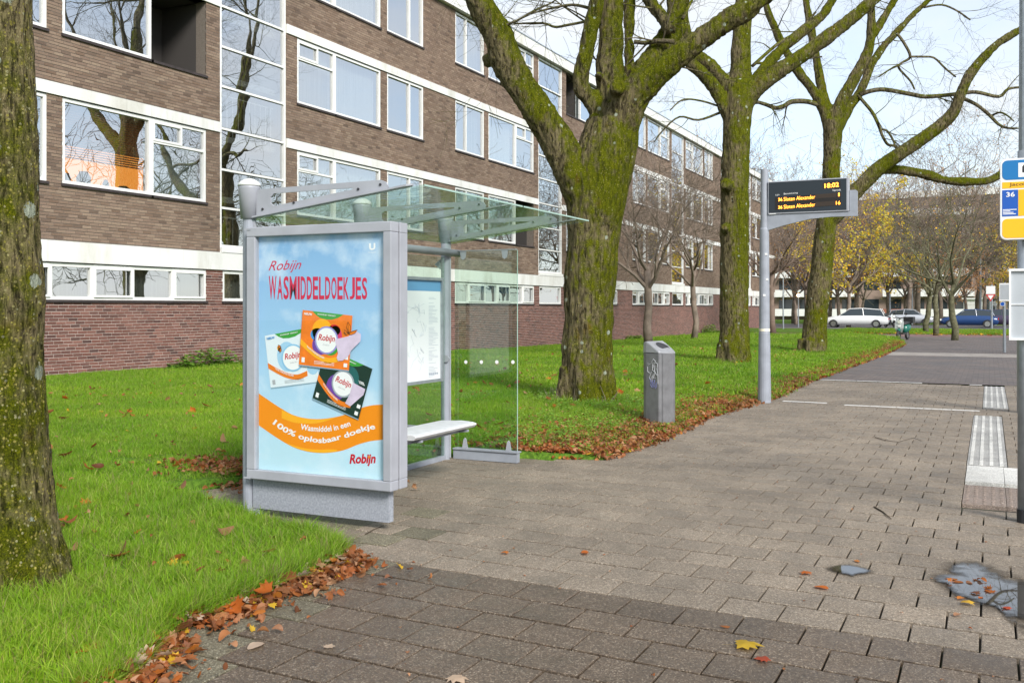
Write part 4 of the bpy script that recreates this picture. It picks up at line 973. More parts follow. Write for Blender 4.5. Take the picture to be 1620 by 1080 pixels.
mb = MB(); mb.box((dl, DY, db), (dr, DY + .12, dt_)); cs = mb.build('display_case', 'steel_light', dp, bevel=.008)
mb = MB(); mb.box((dl + .018, DY - .004, db + .022), (dr - .035, DY - .0005, dt_ - .016)); mb.build('display_glass', 'screen', cs)
mb = MB(); mb.prism([(-3.19, DY + .02, 2.72), (-2.9, DY + .02, 2.80), (-2.5, DY + .02, 2.885), (-2.2, DY + .02, 2.905), (dr + .12, DY + .02, 2.90), (dr + .12, DY + .02, 3.28), (dr + .10, DY + .02, 3.30), (dr + .005, DY + .02, 3.30), (dr + .005, DY + .02, db - .003), (-3.16, DY + .02, db - .003)], (0, .06, 0)); mb.prism([(-3.19, DY + .021, db - .004), (dl - .003, DY + .021, db - .004), (dl - .003, DY + .021, 3.2), (-3.19, DY + .021, 3.3)], (0, .058, 0)); mb.build('bracket', 'steel_paint', dp)
c81 = lambda x, y: (1180 + x / 8.1, 250 + y / 8.1)
def dq(mb, q, off): mb.face([Vector((p.x, DY - off, p.z)) for p in [DP(*c81(*a)) for a in q]])
mb = MB(); dq(mb, [(373, 510), (1218, 442), (1218, 605), (373, 672)], .0046); dq(mb, [(985, 322), (1215, 298), (1215, 382), (985, 392)], .0046); mb.build('display_window', 'screen_dark', cs)
mb = MB(); dq(mb, [(890, 468), (1160, 445), (1160, 500), (890, 520)], .0049); dq(mb, [(890, 568), (1140, 550), (1140, 605), (890, 620)], .0049); mb.build('display_row', 'led_row', cs)
def led(s, x0, y0, x1, y1, h, mt='led', **k):
    mb = MB(); 
    def fn(u, v): p = DP(*c81(x0 + (x1 - x0) * u, y0 + (y1 - y0) * u - h * v)); return Vector((p.x, DY - .0056, p.z))
    text_on(mb, s, fn, **k); mb.build('lettering', mt, cs)
led('18:02', 1008, 388, 1192, 370, 60, bold=.02); led('1', 1184, 492, 1202, 490, 45); led('16', 1155, 600, 1212, 596, 46, bold=.01)
led('36', 415, 556, 468, 552, 42, bold=.02); led('Station Noorder', 486, 552, 888, 522, 50) if False else led('Sloten Alexander', 486, 554, 888, 522, 50)
led('36', 415, 655, 468, 651, 42, bold=.02); led('Sloten Alexander', 486, 652, 888, 620, 50)
led('Lijn', 383, 490, 430, 486, 26, 'sign_white'); led('Bestemming', 487, 478, 665, 462, 28, 'sign_white'); led('Vertrek', 1108, 430, 1218, 420, 26, 'sign_white')
mb = MB(); dq(mb, [(300, 716), (385, 710), (385, 718), (300, 724)], .0046); mb.build('maker_plate', 'sign_white', cs)

# ------------------------------------------------------------------ bus stop post, its sign and timetable case; lamp post behind
bp = empty('bus_stop_post', (.225, 7.8, 0), 'grey bus stop post at the right with blue and yellow sign for line 36', 'bus stop')
mb = MB(); mb.tube([(.225, 7.8, -.02), (.225, 7.8, 2.60)], .047, 18); mb.build('post', 'galv', bp, smooth=True)
mb = MB(); mb.tube([(.225, 7.8, .0), (.225, 7.8, .09)], .052, 18); mb.build('foot_collar', 'rubber', bp)
SY = 7.70
def SP(px, py): return PY(px, py, SY)
sl0, sr0 = SP(1582, 300).x, SP(1582, 300).x + .56; st0, sb0 = SP(1600, 251).z, SP(1590, 379.5).z
def rrect(x0, x1, z0, z1, r, y, n=5):
    pts = []
    for cx, cz, a0 in ((x1 - r, z1 - r, 0), (x0 + r, z1 - r, 90), (x0 + r, z0 + r, 180), (x1 - r, z0 + r, 270)):
        for k in range(n + 1): a = R(a0 + 90 * k / n); pts.append((cx + r * math.cos(a), y, cz + r * math.sin(a)))
    return pts
mb = MB(); mb.prism(rrect(sl0, sr0, sb0, st0, .04, SY), (0, .05, 0)); sg = mb.build('sign_panel', 'sign_white', bp, bevel=.004)
zz = lambda py: SP(1600, py).z
i0, i1 = sl0 + .014, sr0 - .014
def cell(name, x0, x1, pt, pb, mt, off=.0022): mb = MB(); mb.box((x0, SY - off, zz(pb)), (x1, SY - .0004, zz(pt))); return mb.build(name, mt, sg)
mb = MB(); pts = rrect(i0, i1, zz(284.5), st0 - .012, .032, SY - .0022); mb.prism([p for p in pts], (0, .0018, 0)); mb.build('blue_field', 'sign_blue', sg)
cell('stop_name_field', i0, i1, 288, 298, 'sign_yellow'); cell('yellow_field', i0 + .10, i1, 300.5, 342, 'sign_yellow'); cell('line_field', i0, i0 + .098, 300.5, 342, 'sign_deep')
mb = MB(); pts = rrect(i0, i1, sb0 + .012, zz(346), .03, SY - .0022); mb.prism(pts, (0, .0018, 0)); mb.build('yellow_field', 'sign_yellow', sg)
cell('bus_symbol_field', i0 + .10, i0 + .36, 258.5, 281, 'sign_white', .0034)
def onsign(s, x0, x1, pyb, h, mt, off=.004, **k):
    mb = MB(); text_on(mb, s, lambda u, v: Vector((x0 + (x1 - x0) * u, SY - off, zz(pyb) + h * v)), **k); mb.build('lettering', mt, sg)
onsign('Jacob', i0 + .045, i0 + .155, 296, .03, 'ink'); onsign('36', i0 + .025, i0 + .078, 311.5, .034, 'sign_white', bold=.02)
for k in range(4): cell('small_print', i0 + .004, i0 + (.09, .05, .07, .085)[k], 331 + k * 2.3, 332.2 + k * 2.3, 'sign_white', .0036)
mb = MB(); X_ = i0 + .125; zb0 = zz(278.5)
def bx_(a, b, c, d): mb.box((X_ + a, SY - .0046, zb0 + c), (X_ + b, SY - .0036, zb0 + d))
bx_(.012, .20, .070, .078); bx_(.0, .012, .02, .060); bx_(.012, .20, .012, .034); bx_(.06, .07, .034, .070); bx_(.115, .125, .034, .070); bx_(.19, .20, .034, .070); bx_(.03, .055, .0, .012); bx_(.15, .175, .0, .012)
mb.prism([(X_, SY - .0046, zb0 + .06), (X_ + .012, SY - .0046, zb0 + .06), (X_ + .026, SY - .0046, zb0 + .0699), (X_ + .0121, SY - .0046, zb0 + .078)], (0, .001, 0)); mb.build('bus_symbol', 'ink', sg)
# timetable case seen from behind
tx, tt, tb = SP(1597.5, 430).x, SP(1600, 426).z, SP(1600, 537).z
mb = MB(); mb.box((tx, SY + .03, tb), (tx + .40, SY + .045, tt)); tcs = mb.build('timetable_case', 'sign_grey', bp)
mb = MB(); frame4(mb, SY + .01, SY + .06, tx - .004, tx + .404, tb - .004, tt + .004, tx + .008, tx + .392, tb + .01, tt - .012); mb.box((tx + .009, SY + .022, (tt + tb) / 2 - .003), (tx + .391, SY + .029, (tt + tb) / 2 + .003)); mb.build('case_frame', 'sign_white', tcs)

mb = MB(); lp = empty('lamp_post', (.46, 15.95, 0), 'tall grey lamp post rising out of the picture behind the bus stop post', 'lamp post')
mb.tube([(.46, 15.95, -.02), (.46, 15.95, 1.2), (.46, 15.95, 1.22), (.46, 15.95, 8.6)], [.105, .105, .095, .06], 20); mb.build('pole', 'galv', lp, smooth=False)
mb = MB(); mb.tube([(.46, 15.95, 8.6), (.55, 15.95, 8.9), (1.2, 15.95, 9.05), (2.0, 15.95, 9.1)], .04, 10); mb.box((1.7, 15.8, 9.08), (2.5, 16.1, 9.2)); mb.build('lamp_head', 'galv', lp)

# ------------------------------------------------------------------ trees
LW = .89
def limb_pts(l, Z, dz=0.0):
    """l: (px, py, width_px); depth Z in metres changes linearly by dz along the limb"""
    n = len(l); P = [PZ(a, b, Z + dz * i / (n - 1)) for i, (a, b, c) in enumerate(l)]; Rr = [c * LW / F * (Z + dz * i / (n - 1)) / 2 for i, (a, b, c) in enumerate(l)]
    return P, Rr
def catmull(P, Rr, k=4):
    Q, r = [], []
    for i in range(len(P) - 1):
        p0, p1, p2, p3 = P[max(0, i - 1)], P[i], P[i + 1], P[min(len(P) - 1, i + 2)]
        for j in range(k):
            t = j / k; Q.append(.5 * ((2 * p1) + (p2 - p0) * t + (2 * p0 - 5 * p1 + 4 * p2 - p3) * t * t + (3 * p1 - p0 - 3 * p2 + p3) * t ** 3)); r.append(Rr[i] * (1 - t) + Rr[i + 1] * t)
    Q.append(P[-1]); r.append(Rr[-1]); return Q, r
def grow(mb, p, d, L, r, lev, rs, up=.15, kids=(6, 6, 5), ends=None, curl=.25, minr=.0022):
    n = 5 if lev < 2 else 4; pts = [p.copy()]; rad = [r]; d = d.normalized(); q = p.copy()
    for i in range(n):
        d = (d + Vector((rs.gauss(0, curl), rs.gauss(0, curl), rs.gauss(0, curl) + up)) * .5).normalized(); q = q + d * (L / n); pts.append(q.copy()); rad.append(max(minr, r * (1 - (i + 1) / n * .8)))
    mb.tube(pts, rad, 6 if r > .03 else (4 if r > .01 else 3), cap=False)
    if ends is not None and lev >= len(kids) - 1: ends += pts[1:]
    if lev >= len(kids): return
    k = kids[lev]
    for j in range(k):
        t = rs.uniform(.2, 1.0) if j else .98; i = min(n - 1, int(t * n)); b = pts[i].lerp(pts[i + 1], t * n - i); ax = (pts[i + 1] - pts[i]).normalized()
        side = ax.orthogonal().normalized(); side.rotate(Matrix.Rotation(rs.uniform(0, 6.283), 3, ax)); dd = (ax * rs.uniform(.4, 1.0) + side * rs.uniform(.6, 1.0)).normalized()
        grow(mb, b, dd, L * rs.uniform(.42, .68), max(minr, rad[i] * rs.uniform(.45, .62)), lev + 1, rs, up, kids, ends, curl, minr)
def fbm(v): return noise.fractal(v, 1.0, 2.0, 4)
def remesh_trunk(name, mb, vox, mt, parent, amp=.02, fis=(9, 1.6), smooth=4, bumps=()):
    me = mb.mesh('tmp', mt); o = bpy.data.objects.new('tmp', me); COL.objects.link(o)
    m = o.modifiers.new('r', 'REMESH'); m.mode = 'VOXEL'; m.voxel_size = vox; m2 = o.modifiers.new('s', 'SMOOTH'); m2.iterations = smooth; m2.factor = .6
    bpy.context.view_layer.update(); dg = bpy.context.evaluated_depsgraph_get(); me2 = bpy.data.meshes.new_from_object(o.evaluated_get(dg)); bpy.data.objects.remove(o); bpy.data.meshes.remove(me)
    n = len(me2.vertices); co = np.empty(n * 3, np.float32); me2.vertices.foreach_get('co', co); co = co.reshape(-1, 3); no = np.empty(n * 3, np.float32); me2.vertices.foreach_get('normal', no); no = no.reshape(-1, 3)
    d = np.empty(n)
    for i in range(n):
        v = Vector(co[i]); a = noise.noise(Vector((v.x * fis[0], v.y * fis[0], v.z * fis[1]))); b = noise.noise(v * 2.2); c = noise.noise(Vector((v.x * fis[0] * 2.4, v.y * fis[0] * 2.4, v.z * fis[1] * 3.5)))
        d[i] = amp * (-abs(a) * 1.6 + .5 + c * .5) + amp * 1.3 * b
    co += no * d[:, None]; co -= np.array(wpos(parent)); me2.vertices.foreach_set('co', co.ravel()); me2.materials.clear(); me2.materials.append(M[mt])
    me2.polygons.foreach_set('use_smooth', np.ones(len(me2.polygons), bool)); me2.update(); me2.name = name
    return link(name, me2, parent, wpos(parent))
def hero_tree(label, base, Z, trunk, limbs, thin, vox, mt, seed, kids=(5, 5, 4), dens=1.0, amp=.02, fis=(9, 1.6), twigs=True, dzs=None):
    b = PZ(base[0], base[1], Z); tr = empty('plane_tree', (b.x, b.y, zg(b.x, b.y)), label, 'tree', 'mossy trees in a row on the lawn')
    rs = random.Random(seed); mb = MB(); tw = MB()
    P, Rr = limb_pts(trunk, Z); P, Rr = catmull(P, Rr); mb.tube(P, Rr, 20)
    for a in range(6 if Z > 8 else 0):      # root flare
        an = a * 1.05 + seed; r0 = Rr[0]; c = P[0] + Vector((math.cos(an), math.sin(an), 0)) * r0 * .72; mb.tube([P[0] + Vector((math.cos(an), math.sin(an), 0)) * r0 * .55 + Vector((0, 0, r0 * 1.6)), c + Vector((0, 0, r0 * .3)), c + Vector((math.cos(an), math.sin(an), 0)) * r0 * .12 - Vector((0, 0, .15))], [r0 * .3, r0 * .32, r0 * .3], 8)
    for li, l in enumerate(limbs):
        dz = l[0]; pts = l[1:]; P, Rr = limb_pts(pts, Z, dz); P, Rr = catmull(P, Rr); mb.tube(P, Rr, 14)
        # continue above the frame and branch
        d = (P[-1] - P[-4]).normalized(); n = len(P)
        if Rr[-1] > .03 and len(pts) > 3:
            q = P[-1]; ex = [q]; er = [Rr[-1]]
            for k in range(6): d = (d + Vector((rs.gauss(0, .12), rs.gauss(0, .12), .12))).normalized(); q = q + d * .7; ex.append(q); er.append(er[0] * (1 - .14 * (k + 1)))
            tw.tube(ex, er, 8, cap=False)
            for k in range(int(6 * dens)):
                i = rs.randrange(1, 6); ax = (ex[i + 1] - ex[i]).normalized() if i < 6 else d; sd = Vector((rs.gauss(0, 1), rs.gauss(0, 1), rs.gauss(.2, .6)))
                grow(tw, ex[i], ax * .5 + sd * .7, rs.uniform(1.6, 3.0), er[i] * .5, 0, rs, .12, kids)
        if twigs and len(pts) > 3:
            for k in range(int(2.2 * dens)):
                i = rs.randrange(int(n * .35), n - 1); sd = Vector((rs.gauss(0, 1), rs.gauss(0, 1), rs.gauss(.5, .5)))
                grow(tw, P[i] + sd.normalized() * Rr[i] * .5, sd, rs.uniform(.8, 1.8), min(Rr[i] * .2, .022), 1, rs, .1, kids)
    for l in thin:
        dz = l[0]; P, Rr = limb_pts(l[1:], Z, dz); P, Rr = catmull(P, Rr); tw.tube(P, [max(r, .006) for r in Rr], 8, cap=True); n = len(P)
        for k in range(int(5 * dens)):
            i = rs.randrange(int(n * .25), n - 1); sd = Vector((rs.gauss(0, 1), rs.gauss(0, .6), rs.gauss(.0, .8)))
            grow(tw, P[i], sd + (P[i + 1] - P[i]).normalized(), rs.uniform(.6, 1.5), Rr[i] * .42, 1, rs, .02, kids)
    o = remesh_trunk('trunk', mb, vox, mt, tr, amp, fis); tw.build('crown', 'bark_limb', tr, smooth=True)
    return tr
hero_tree('thick mossy tree trunk at the left edge, nearest to the camera', (0, 905), 5.15,
    [(0, 990, 250), (-2, 930, 252), (-4, 880, 226), (-4, 820, 190), (-7, 700, 172), (-10, 560, 164), (-13, 400, 160), (-18, 200, 157), (-25, 0, 155), (-32, -250, 150), (-40, -600, 140), (-60, -1000, 120)],
    [(-.8, (-40, -620, 110), (-200, -900, 90), (-420, -1200, 80)), (1.0, (-50, -700, 100), (60, -1000, 80), (200, -1350, 60))], [], .014, 'bark_near', 3, amp=.012, fis=(26, 4.2), dens=.6, twigs=False)
hero_tree('mossy tree with a big left fork directly behind the bus shelter and litter bin', (926, 645), 14.9,
    [(928, 668, 122), (927, 650, 106), (927, 625, 95), (928, 580, 90), (931, 500, 87), (936, 400, 90), (943, 330, 97), (953, 275, 106), (963, 225, 100), (968, 190, 86)],
    [(-.6, (925, 340, 50), (912, 290, 60), (882, 225, 60), (852, 177, 56), (822, 131, 53), (803, 95, 54), (790, 62, 54), (773, 30, 50), (757, 0, 47), (735, -60, 42), (705, -150, 36), (660, -270, 28)),
     (.3, (966, 230, 60), (966, 165, 58), (965, 110, 47), (966, 60, 43), (968, 0, 42), (970, -150, 36), (975, -300, 28)),
     (-.3, (952, 195, 30), (935, 155, 32), (919, 137, 30), (922, 105, 27), (932, 60, 24), (944, 0, 23), (958, -90, 19), (970, -180, 15)),
     (.9, (985, 190, 20), (994, 120, 18), (995, 60, 17), (996, 0, 16), (998, -100, 13)),
     (-1.2, (965, 235, 62), (985, 185, 66), (1008, 145, 56), (1045, 112, 46), (1095, 72, 40), (1145, 38, 37), (1195, 6, 33), (1235, -25, 30), (1300, -90, 26), (1380, -190, 20)),
     (.9, (985, 180, 40), (1008, 125, 38), (1042, 82, 38), (1068, 45, 40), (1073, 0, 38), (1082, -90, 32), (1095, -200, 24)),
     (-.66, (978, 152, 30), (978, 142, 27), (977, 136, 24)), (-.35, (846, 142, 18), (849, 139, 15), (850, 138, 13)), (0, (790, 88, 30), (772, 96, 24), (766, 99, 16)), (-.3, (950, 128, 14), (948, 122, 12), (946, 118, 10)),
     (.5, (1060, 48, 20), (1050, 28, 19), (1036, 10, 17), (1023, -10, 15), (1000, -60, 12))],
    [(.2, (1066, 66, 9), (1042, 65, 9), (1020, 68, 8), (1004, 66, 7)), (.6, (934, 33, 5), (898, 40, 5), (878, 43, 4.5), (858, 37, 4), (813, 38, 3)), (.4, (935, 14, 6), (905, 8, 5), (870, 14, 4), (840, 22, 3)), (.4, (1080, 30, 6), (1095, 0, 5), (1110, -30, 4))],
    .025, 'bark_mossy', 5, amp=.03, fis=(10, 1.8))
hero_tree('mossy upright tree between the litter bin and the departure board pole', (1161, 585), 24.7,
    [(1161, 596, 72), (1161, 582, 60), (1161, 560, 53), (1161, 500, 51), (1162, 420, 50), (1163, 330, 48), (1163, 260, 47), (1165, 210, 48), (1166, 170, 54), (1169, 130, 46)],
    [(-.55, (1152, 300, 24), (1149, 294, 22), (1148, 290, 18)), (-.5, (1150, 365, 20), (1147, 362, 16), (1146, 360, 12)), (0, (1155, 290, 16), (1143, 285, 14), (1139, 283, 8)), (.2, (1168, 150, 44), (1172, 100, 36), (1173, 60, 33), (1176, 20, 32), (1182, -40, 29), (1190, -120, 22)),
     (.6, (1160, 155, 24), (1146, 130, 25), (1120, 101, 24), (1103, 88, 21), (1085, 72, 20), (1060, 45, 18), (1030, 10, 15), (1000, -30, 12)),
     (-.5, (1158, 195, 22), (1144, 166, 24), (1129, 138, 23), (1108, 114, 22), (1095, 103, 21), (1092, 88, 18), (1086, 50, 16), (1080, 0, 13)),
     (-.6, (1172, 175, 34), (1190, 145, 34), (1215, 125, 30), (1246, 104, 27), (1285, 76, 26), (1333, 41, 23), (1373, 8, 21), (1410, -30, 18), (1460, -90, 13)),
     (.6, (1180, 150, 20), (1200, 120, 19), (1222, 93, 18), (1253, 63, 19), (1293, 32, 16), (1313, 7, 14), (1330, -30, 12))],
    [(.4, (1140, 178, 5), (1105, 190, 4), (1075, 185, 3.5), (1050, 205, 3), (1035, 225, 2)), (-.3, (1142, 170, 4), (1110, 160, 3.5), (1080, 158, 3), (1060, 175, 2)), (.5, (1190, 105, 6), (1230, 70, 6), (1262, 50, 5), (1290, 20, 4)), (1.0, (1195, 100, 5), (1225, 100, 4), (1260, 95, 3.5), (1300, 90, 3))],
    .035, 'bark_mossy', 8, amp=.025, dens=.9)
hero_tree('leaning mossy tree behind the departure board with a long limb reaching right', (1286, 568), 29.7,
    [(1284, 578, 58), (1286, 566, 48), (1288, 545, 43), (1291, 500, 40), (1297, 440, 38), (1303, 390, 36), (1309, 340, 35), (1314, 290, 31), (1316, 250, 29), (1317, 215, 32), (1318, 190, 36)],
    [(.3, (1312, 200, 20), (1301, 168, 20), (1285, 142, 17), (1266, 118, 16), (1247, 88, 15), (1228, 50, 14), (1214, 15, 12), (1203, -30, 10)),
     (.8, (1314, 190, 18), (1305, 160, 18), (1297, 125, 15), (1288, 73, 13), (1281, 33, 13), (1275, 0, 12), (1270, -50, 10)),
     (-.4, (1322, 200, 26), (1329, 167, 24), (1348, 130, 20), (1373, 83, 18), (1379, 43, 16), (1377, 0, 15), (1380, -60, 12)),
     (0, (1378, 60, 14), (1390, 42, 13), (1402, 22, 12), (1414, 2, 11), (1430, -30, 9)),
     (.6, (1325, 205, 18), (1345, 168, 17), (1362, 143, 15), (1378, 104, 14), (1396, 76, 13), (1414, 56, 12), (1448, 20, 10), (1480, -8, 8)),
     (-1.5, (1306, 360, 26), (1330, 330, 30), (1348, 308, 28), (1370, 287, 27), (1395, 263, 26), (1433, 237, 24), (1467, 214, 22), (1498, 190, 22), (1511, 172, 20), (1520, 148, 19), (1540, 110, 17), (1573, 74, 14), (1612, 48, 12), (1660, 20, 10)),
     (.3, (1355, 302, 14), (1385, 273, 16), (1413, 268, 16), (1440, 272, 17), (1468, 277, 17), (1495, 285, 15), (1515, 287, 15), (1540, 288, 14), (1562, 286, 14), (1580, 278, 13), (1600, 262, 11), (1630, 252, 9))],
    [(0, (1300, 168, 9), (1278, 161, 9), (1253, 161, 9), (1240, 168, 8), (1227, 171, 8), (1210, 165, 7), (1193, 161, 6), (1180, 165, 4)),
     (-.6, (1360, 150, 9), (1378, 144, 8), (1400, 142, 8), (1440, 149, 8), (1463, 153, 8), (1495, 151, 7), (1520, 148, 7), (1545, 146, 7), (1580, 153, 6), (1595, 141, 5), (1618, 138, 4)),
     (-.4, (1357, 150, 5), (1366, 161, 6), (1380, 178, 6), (1390, 198, 6), (1396, 215, 5), (1405, 229, 5), (1418, 231, 4), (1420, 240, 3)), (-.4, (1392, 205, 4), (1403, 207, 4), (1413, 222, 4), (1417, 234, 3)),
     (.2, (1418, 52, 5), (1430, 68, 5), (1440, 90, 5), (1426, 100, 4), (1422, 108, 4), (1440, 128, 3.5), (1447, 142, 3)), (.2, (1440, 90, 4), (1460, 90, 4), (1478, 92, 3.5), (1495, 108, 3.5), (1512, 122, 3)), (.1, (1424, 103, 3.5), (1408, 110, 3), (1390, 122, 2.5)),
     (-1.2, (1522, 155, 7), (1545, 166, 6), (1565, 182, 6), (1580, 197, 5), (1597, 203, 4), (1625, 202, 3)), (-1.2, (1567, 184, 4), (1582, 178, 3.5), (1595, 184, 3), (1604, 192, 2.5)),
     (.3, (1462, 12, 4), (1490, 8, 3.5), (1515, 18, 3), (1535, 32, 2.5))],
    .035, 'bark_mossy', 12, amp=.02, dens=1.0)

big = [o for o in COL.objects if o.name == 'plane_tree.001'][0]; mb = MB(); rs = random.Random(4)
for k in range(26):
    an = R(rs.uniform(-150, -10)); b = Vector((-5.47 + .47 * math.cos(an), 13.85 + .47 * math.sin(an), .0)); d = Vector((math.cos(an) * .3 + rs.gauss(0, .25), math.sin(an) * .3, 1)).normalized(); L_ = rs.uniform(.12, .42)
    mb.tube([b, b + d * L_ * .5, b + d * L_ + Vector((rs.gauss(0, .04), 0, 0))], [.006, .004, .002], 4)
mb.build('shoots', 'bark_far', big)
# thin bare trees before the facade
def small_tree(px, py, top, seed, label, wpx, lean=0, mt='bark_far', kids=(7, 6, 5), fork=.42):
    b = G(px, py); h = (py - top) / (py - HOR) * CH; b.z = zg(b.x, b.y)
    tr = empty('bare_tree', b, label, 'tree', 'small bare trees along the facade'); rs = random.Random(seed); Zc = -b.x * S + b.y * Cc; r = wpx / F * Zc / 2
    mb = MB(); P = [b + Vector((lean * t + rs.gauss(0, .04), rs.gauss(0, .04), h * fork * t - .1 * (t == 0))) for t in (0, .25, .5, .75, 1)]; mb.tube(P, [r * 1.25, r, r * .95, r * .9, r * .85], 10); mb.build('trunk', mt, tr, smooth=True)
    tw = MB()
    for k in range(7):
        an = k * 2.4 + seed; i = 3 + (k % 2); grow(tw, P[i], Vector((math.cos(an), math.sin(an), rs.uniform(.5, 1.6))), h * rs.uniform(.4, .62), r * .55, 0, rs, .14, kids, None, .22, .007)
    tw.build('crown', mt, tr); return tr
small_tree(1025, 545, 265, 21, 'small bare tree before the facade just left of the litter bin top', 13)
small_tree(1097, 536, 275, 22, 'small bare tree before the facade between the bin and the upright mossy tree', 9)
small_tree(1221, 527, 300, 23, 'dark twiggy bare tree just right of the departure board pole', 9, mt='bark_darkred')

# bare and autumn trees beyond
def tree_proto(seed, h, r, kids, leafmat=None, nleaf=0, lsize=.16, spread=.6, mt='bark_far', forkh=.3, minr=.012):
    rs = random.Random(seed); mb = MB(); ends = []
    P = [Vector((0, 0, -.2))]
    for i in range(5): P.append(Vector((rs.gauss(0, .03) * (i + 1) * .5 + .05 * i, rs.gauss(0, .03) * (i + 1) * .5, h * forkh * (i + 1) / 5)))
    mb.tube(P, [r * (1.15 - .09 * i) for i in range(6)], 9)
    tw = MB()
    for k in range(7):
        an = k * 2.4 + seed; grow(tw, P[4 + k % 2], Vector((math.cos(an) * spread, math.sin(an) * spread, rs.uniform(.45, 1.2))), h * rs.uniform(.36, .55), r * .5, 0, rs, .1, kids, ends, .24, minr)
    me_t = mb.mesh('trunk', mt, smooth=True); me_b = tw.mesh('branches', mt); me_l = None
    if leafmat:
        E = np.array([e[:] for e in ends]); n = nleaf; c = E[rng.integers(0, len(E), n)] + rng.normal(0, .12, (n, 3))
        a = rng.normal(0, 1, (n, 3)); a /= np.linalg.norm(a, axis=1)[:, None]; b = np.cross(a, rng.normal(0, 1, (n, 3))); b /= np.linalg.norm(b, axis=1)[:, None]; s = lsize * rng.uniform(.5, 1.1, (n, 1)) / 2
        V = np.stack([c - a * s, c - b * s * .7, c + a * s, c + b * s * .7], 1).reshape(-1, 3); me_l = npmesh('foliage', V, np.arange(4 * n).reshape(-1, 4), leafmat)
    return me_t, me_b, me_l
PR = {'yellow': tree_proto(31, 11, .17, (5, 4, 3), 'crown_yellow', 6500, .22, .8), 'bare': tree_proto(32, 13, .2, (6, 5, 4)), 'orange': tree_proto(33, 12, .2, (5, 4, 4), 'crown_orange', 3600, .18, .8),
      'sparse': tree_proto(34, 18, .26, (6, 5, 4), 'crown_pale', 1100, .17, .75), 'sparse2': tree_proto(35, 18, .26, (6, 5, 4), 'crown_orange', 1300, .17, .75),
      'street': tree_proto(36, 8.0, .16, (4, 4, 3), 'crown_yellow', 160, .12, .9, 'bark_street', .34, .008), 'street2': tree_proto(37, 8.0, .15, (4, 4, 3), 'crown_orange', 160, .12, .9, 'bark_street', .36, .008),
      'green': tree_proto(38, 9, .2, (6, 5, 4), 'crown_green', 12000, .22, .8), 'big': tree_proto(39, 16, .42, (7, 6, 5), None, 0, .1, .9, 'bark_limb', .26)}
def put_tree(kind, x, y, sc, rz, label, group, name='autumn_tree', z=0):
    t = empty(name, (x, y, z), label, 'tree', group); t.scale = (sc,) * 3; t.rotation_euler[2] = rz
    for nm, me in zip(('trunk', 'branches', 'foliage'), PR[kind]):
        if me is None: continue
        o = bpy.data.objects.new(nm, me); COL.objects.link(o); o.parent = t
    return t
gp = 'street trees standing on the dark paving past the lawn'
put_tree('street', -3.4, 64.0, 1.0, .4, 'left one of the three street trees at the far end of the pavement', gp, 'street_tree')
put_tree('street2', -2.65, 59.3, .98, 2.2, 'mossy street tree in the middle of the three, leaves heaped at its foot', gp, 'street_tree')
put_tree('street', -1.46, 50.4, .95, 4.1, 'nearest mossy street tree on the far paving, in front of the dark blue car', gp, 'street_tree')
put_tree('yellow', -9.9, 81.0, .98, 1.0, 'bright yellow tree behind the lawn hump, in front of the white car', None)
put_tree('sparse', -14.5, 90, .7, 3.0, 'sparse tree close behind the bright yellow one', None)
rs = random.Random(77)
kinds = ['sparse', 'sparse2', 'bare', 'orange', 'sparse2', 'bare', 'sparse', 'sparse', 'orange']
gl = {'sparse': 'tall nearly bare tree with scattered yellow leaves beyond the road', 'sparse2': 'tall nearly bare tree with scattered rusty leaves beyond the road', 'bare': 'bare brown tree beyond the road', 'orange': 'rust orange autumn tree beyond the road', 'green': 'dark green tree beyond the road', 'yellow': 'yellow autumn tree beyond the road'}
n = 0
for row, (yb, cnt, xa, xb) in enumerate(((103, 10, -44, 5), (115, 11, -54, 8), (128, 11, -62, 10))):
    for i in range(cnt):
        k = kinds[(i * 5 + row * 2) % 9]
        if k == 'green' and row == 0: k = 'bare'
        put_tree(k, xa + (xb - xa) * (i + rs.uniform(.2, .8)) / cnt, yb + rs.uniform(-4, 4), rs.uniform(.8, 1.15), rs.uniform(0, 6), gl[k], gl[k].replace('tree', 'trees'))
for i_ in range(9):
    put_tree('bare', -16 + i_ * 2.3 + rs.uniform(-.7, .7), rs.uniform(97.5, 101), rs.uniform(.75, 1.0), rs.uniform(0, 6), 'slender bare twiggy tree just across the cross road', 'slender bare trees just across the cross road')
for x, y, k, s_, lab in ((-19.5, 86, 'sparse2', .8, 'rusty leaved tree past the end of the apartment building'), (-24, 92, 'sparse', .95, 'tall sparse tree rising behind the roof end of the apartment building'), (-16, 93, 'orange', .75, 'orange tree low behind the lawn beside the small lit lamp'),
                         (-28, 96, 'orange', 1.0, 'orange tree behind the apartment building roofline'), (-3.0, 93, 'orange', .62, 'orange tree across the road behind the nearest street tree'), (3.6, 96, 'yellow', .7, 'yellow tree behind the stop signs at the right edge'), (-6.5, 95, 'sparse', .8, 'sparse yellow tree between the moped and the street trees')):
    put_tree(k, x, y, s_, x, lab, None)
# trees across the road at the right: seen only in the window panes and the puddle
for i, (x, y) in enumerate(((17, 12), (16, 30), (18, 47), (17, 64))):
    put_tree('big', x, y, rs.uniform(.85, 1.05), rs.uniform(0, 6), 'large bare tree across the side road, mirrored in the windows', 'large bare trees across the side road', 'roadside_tree')

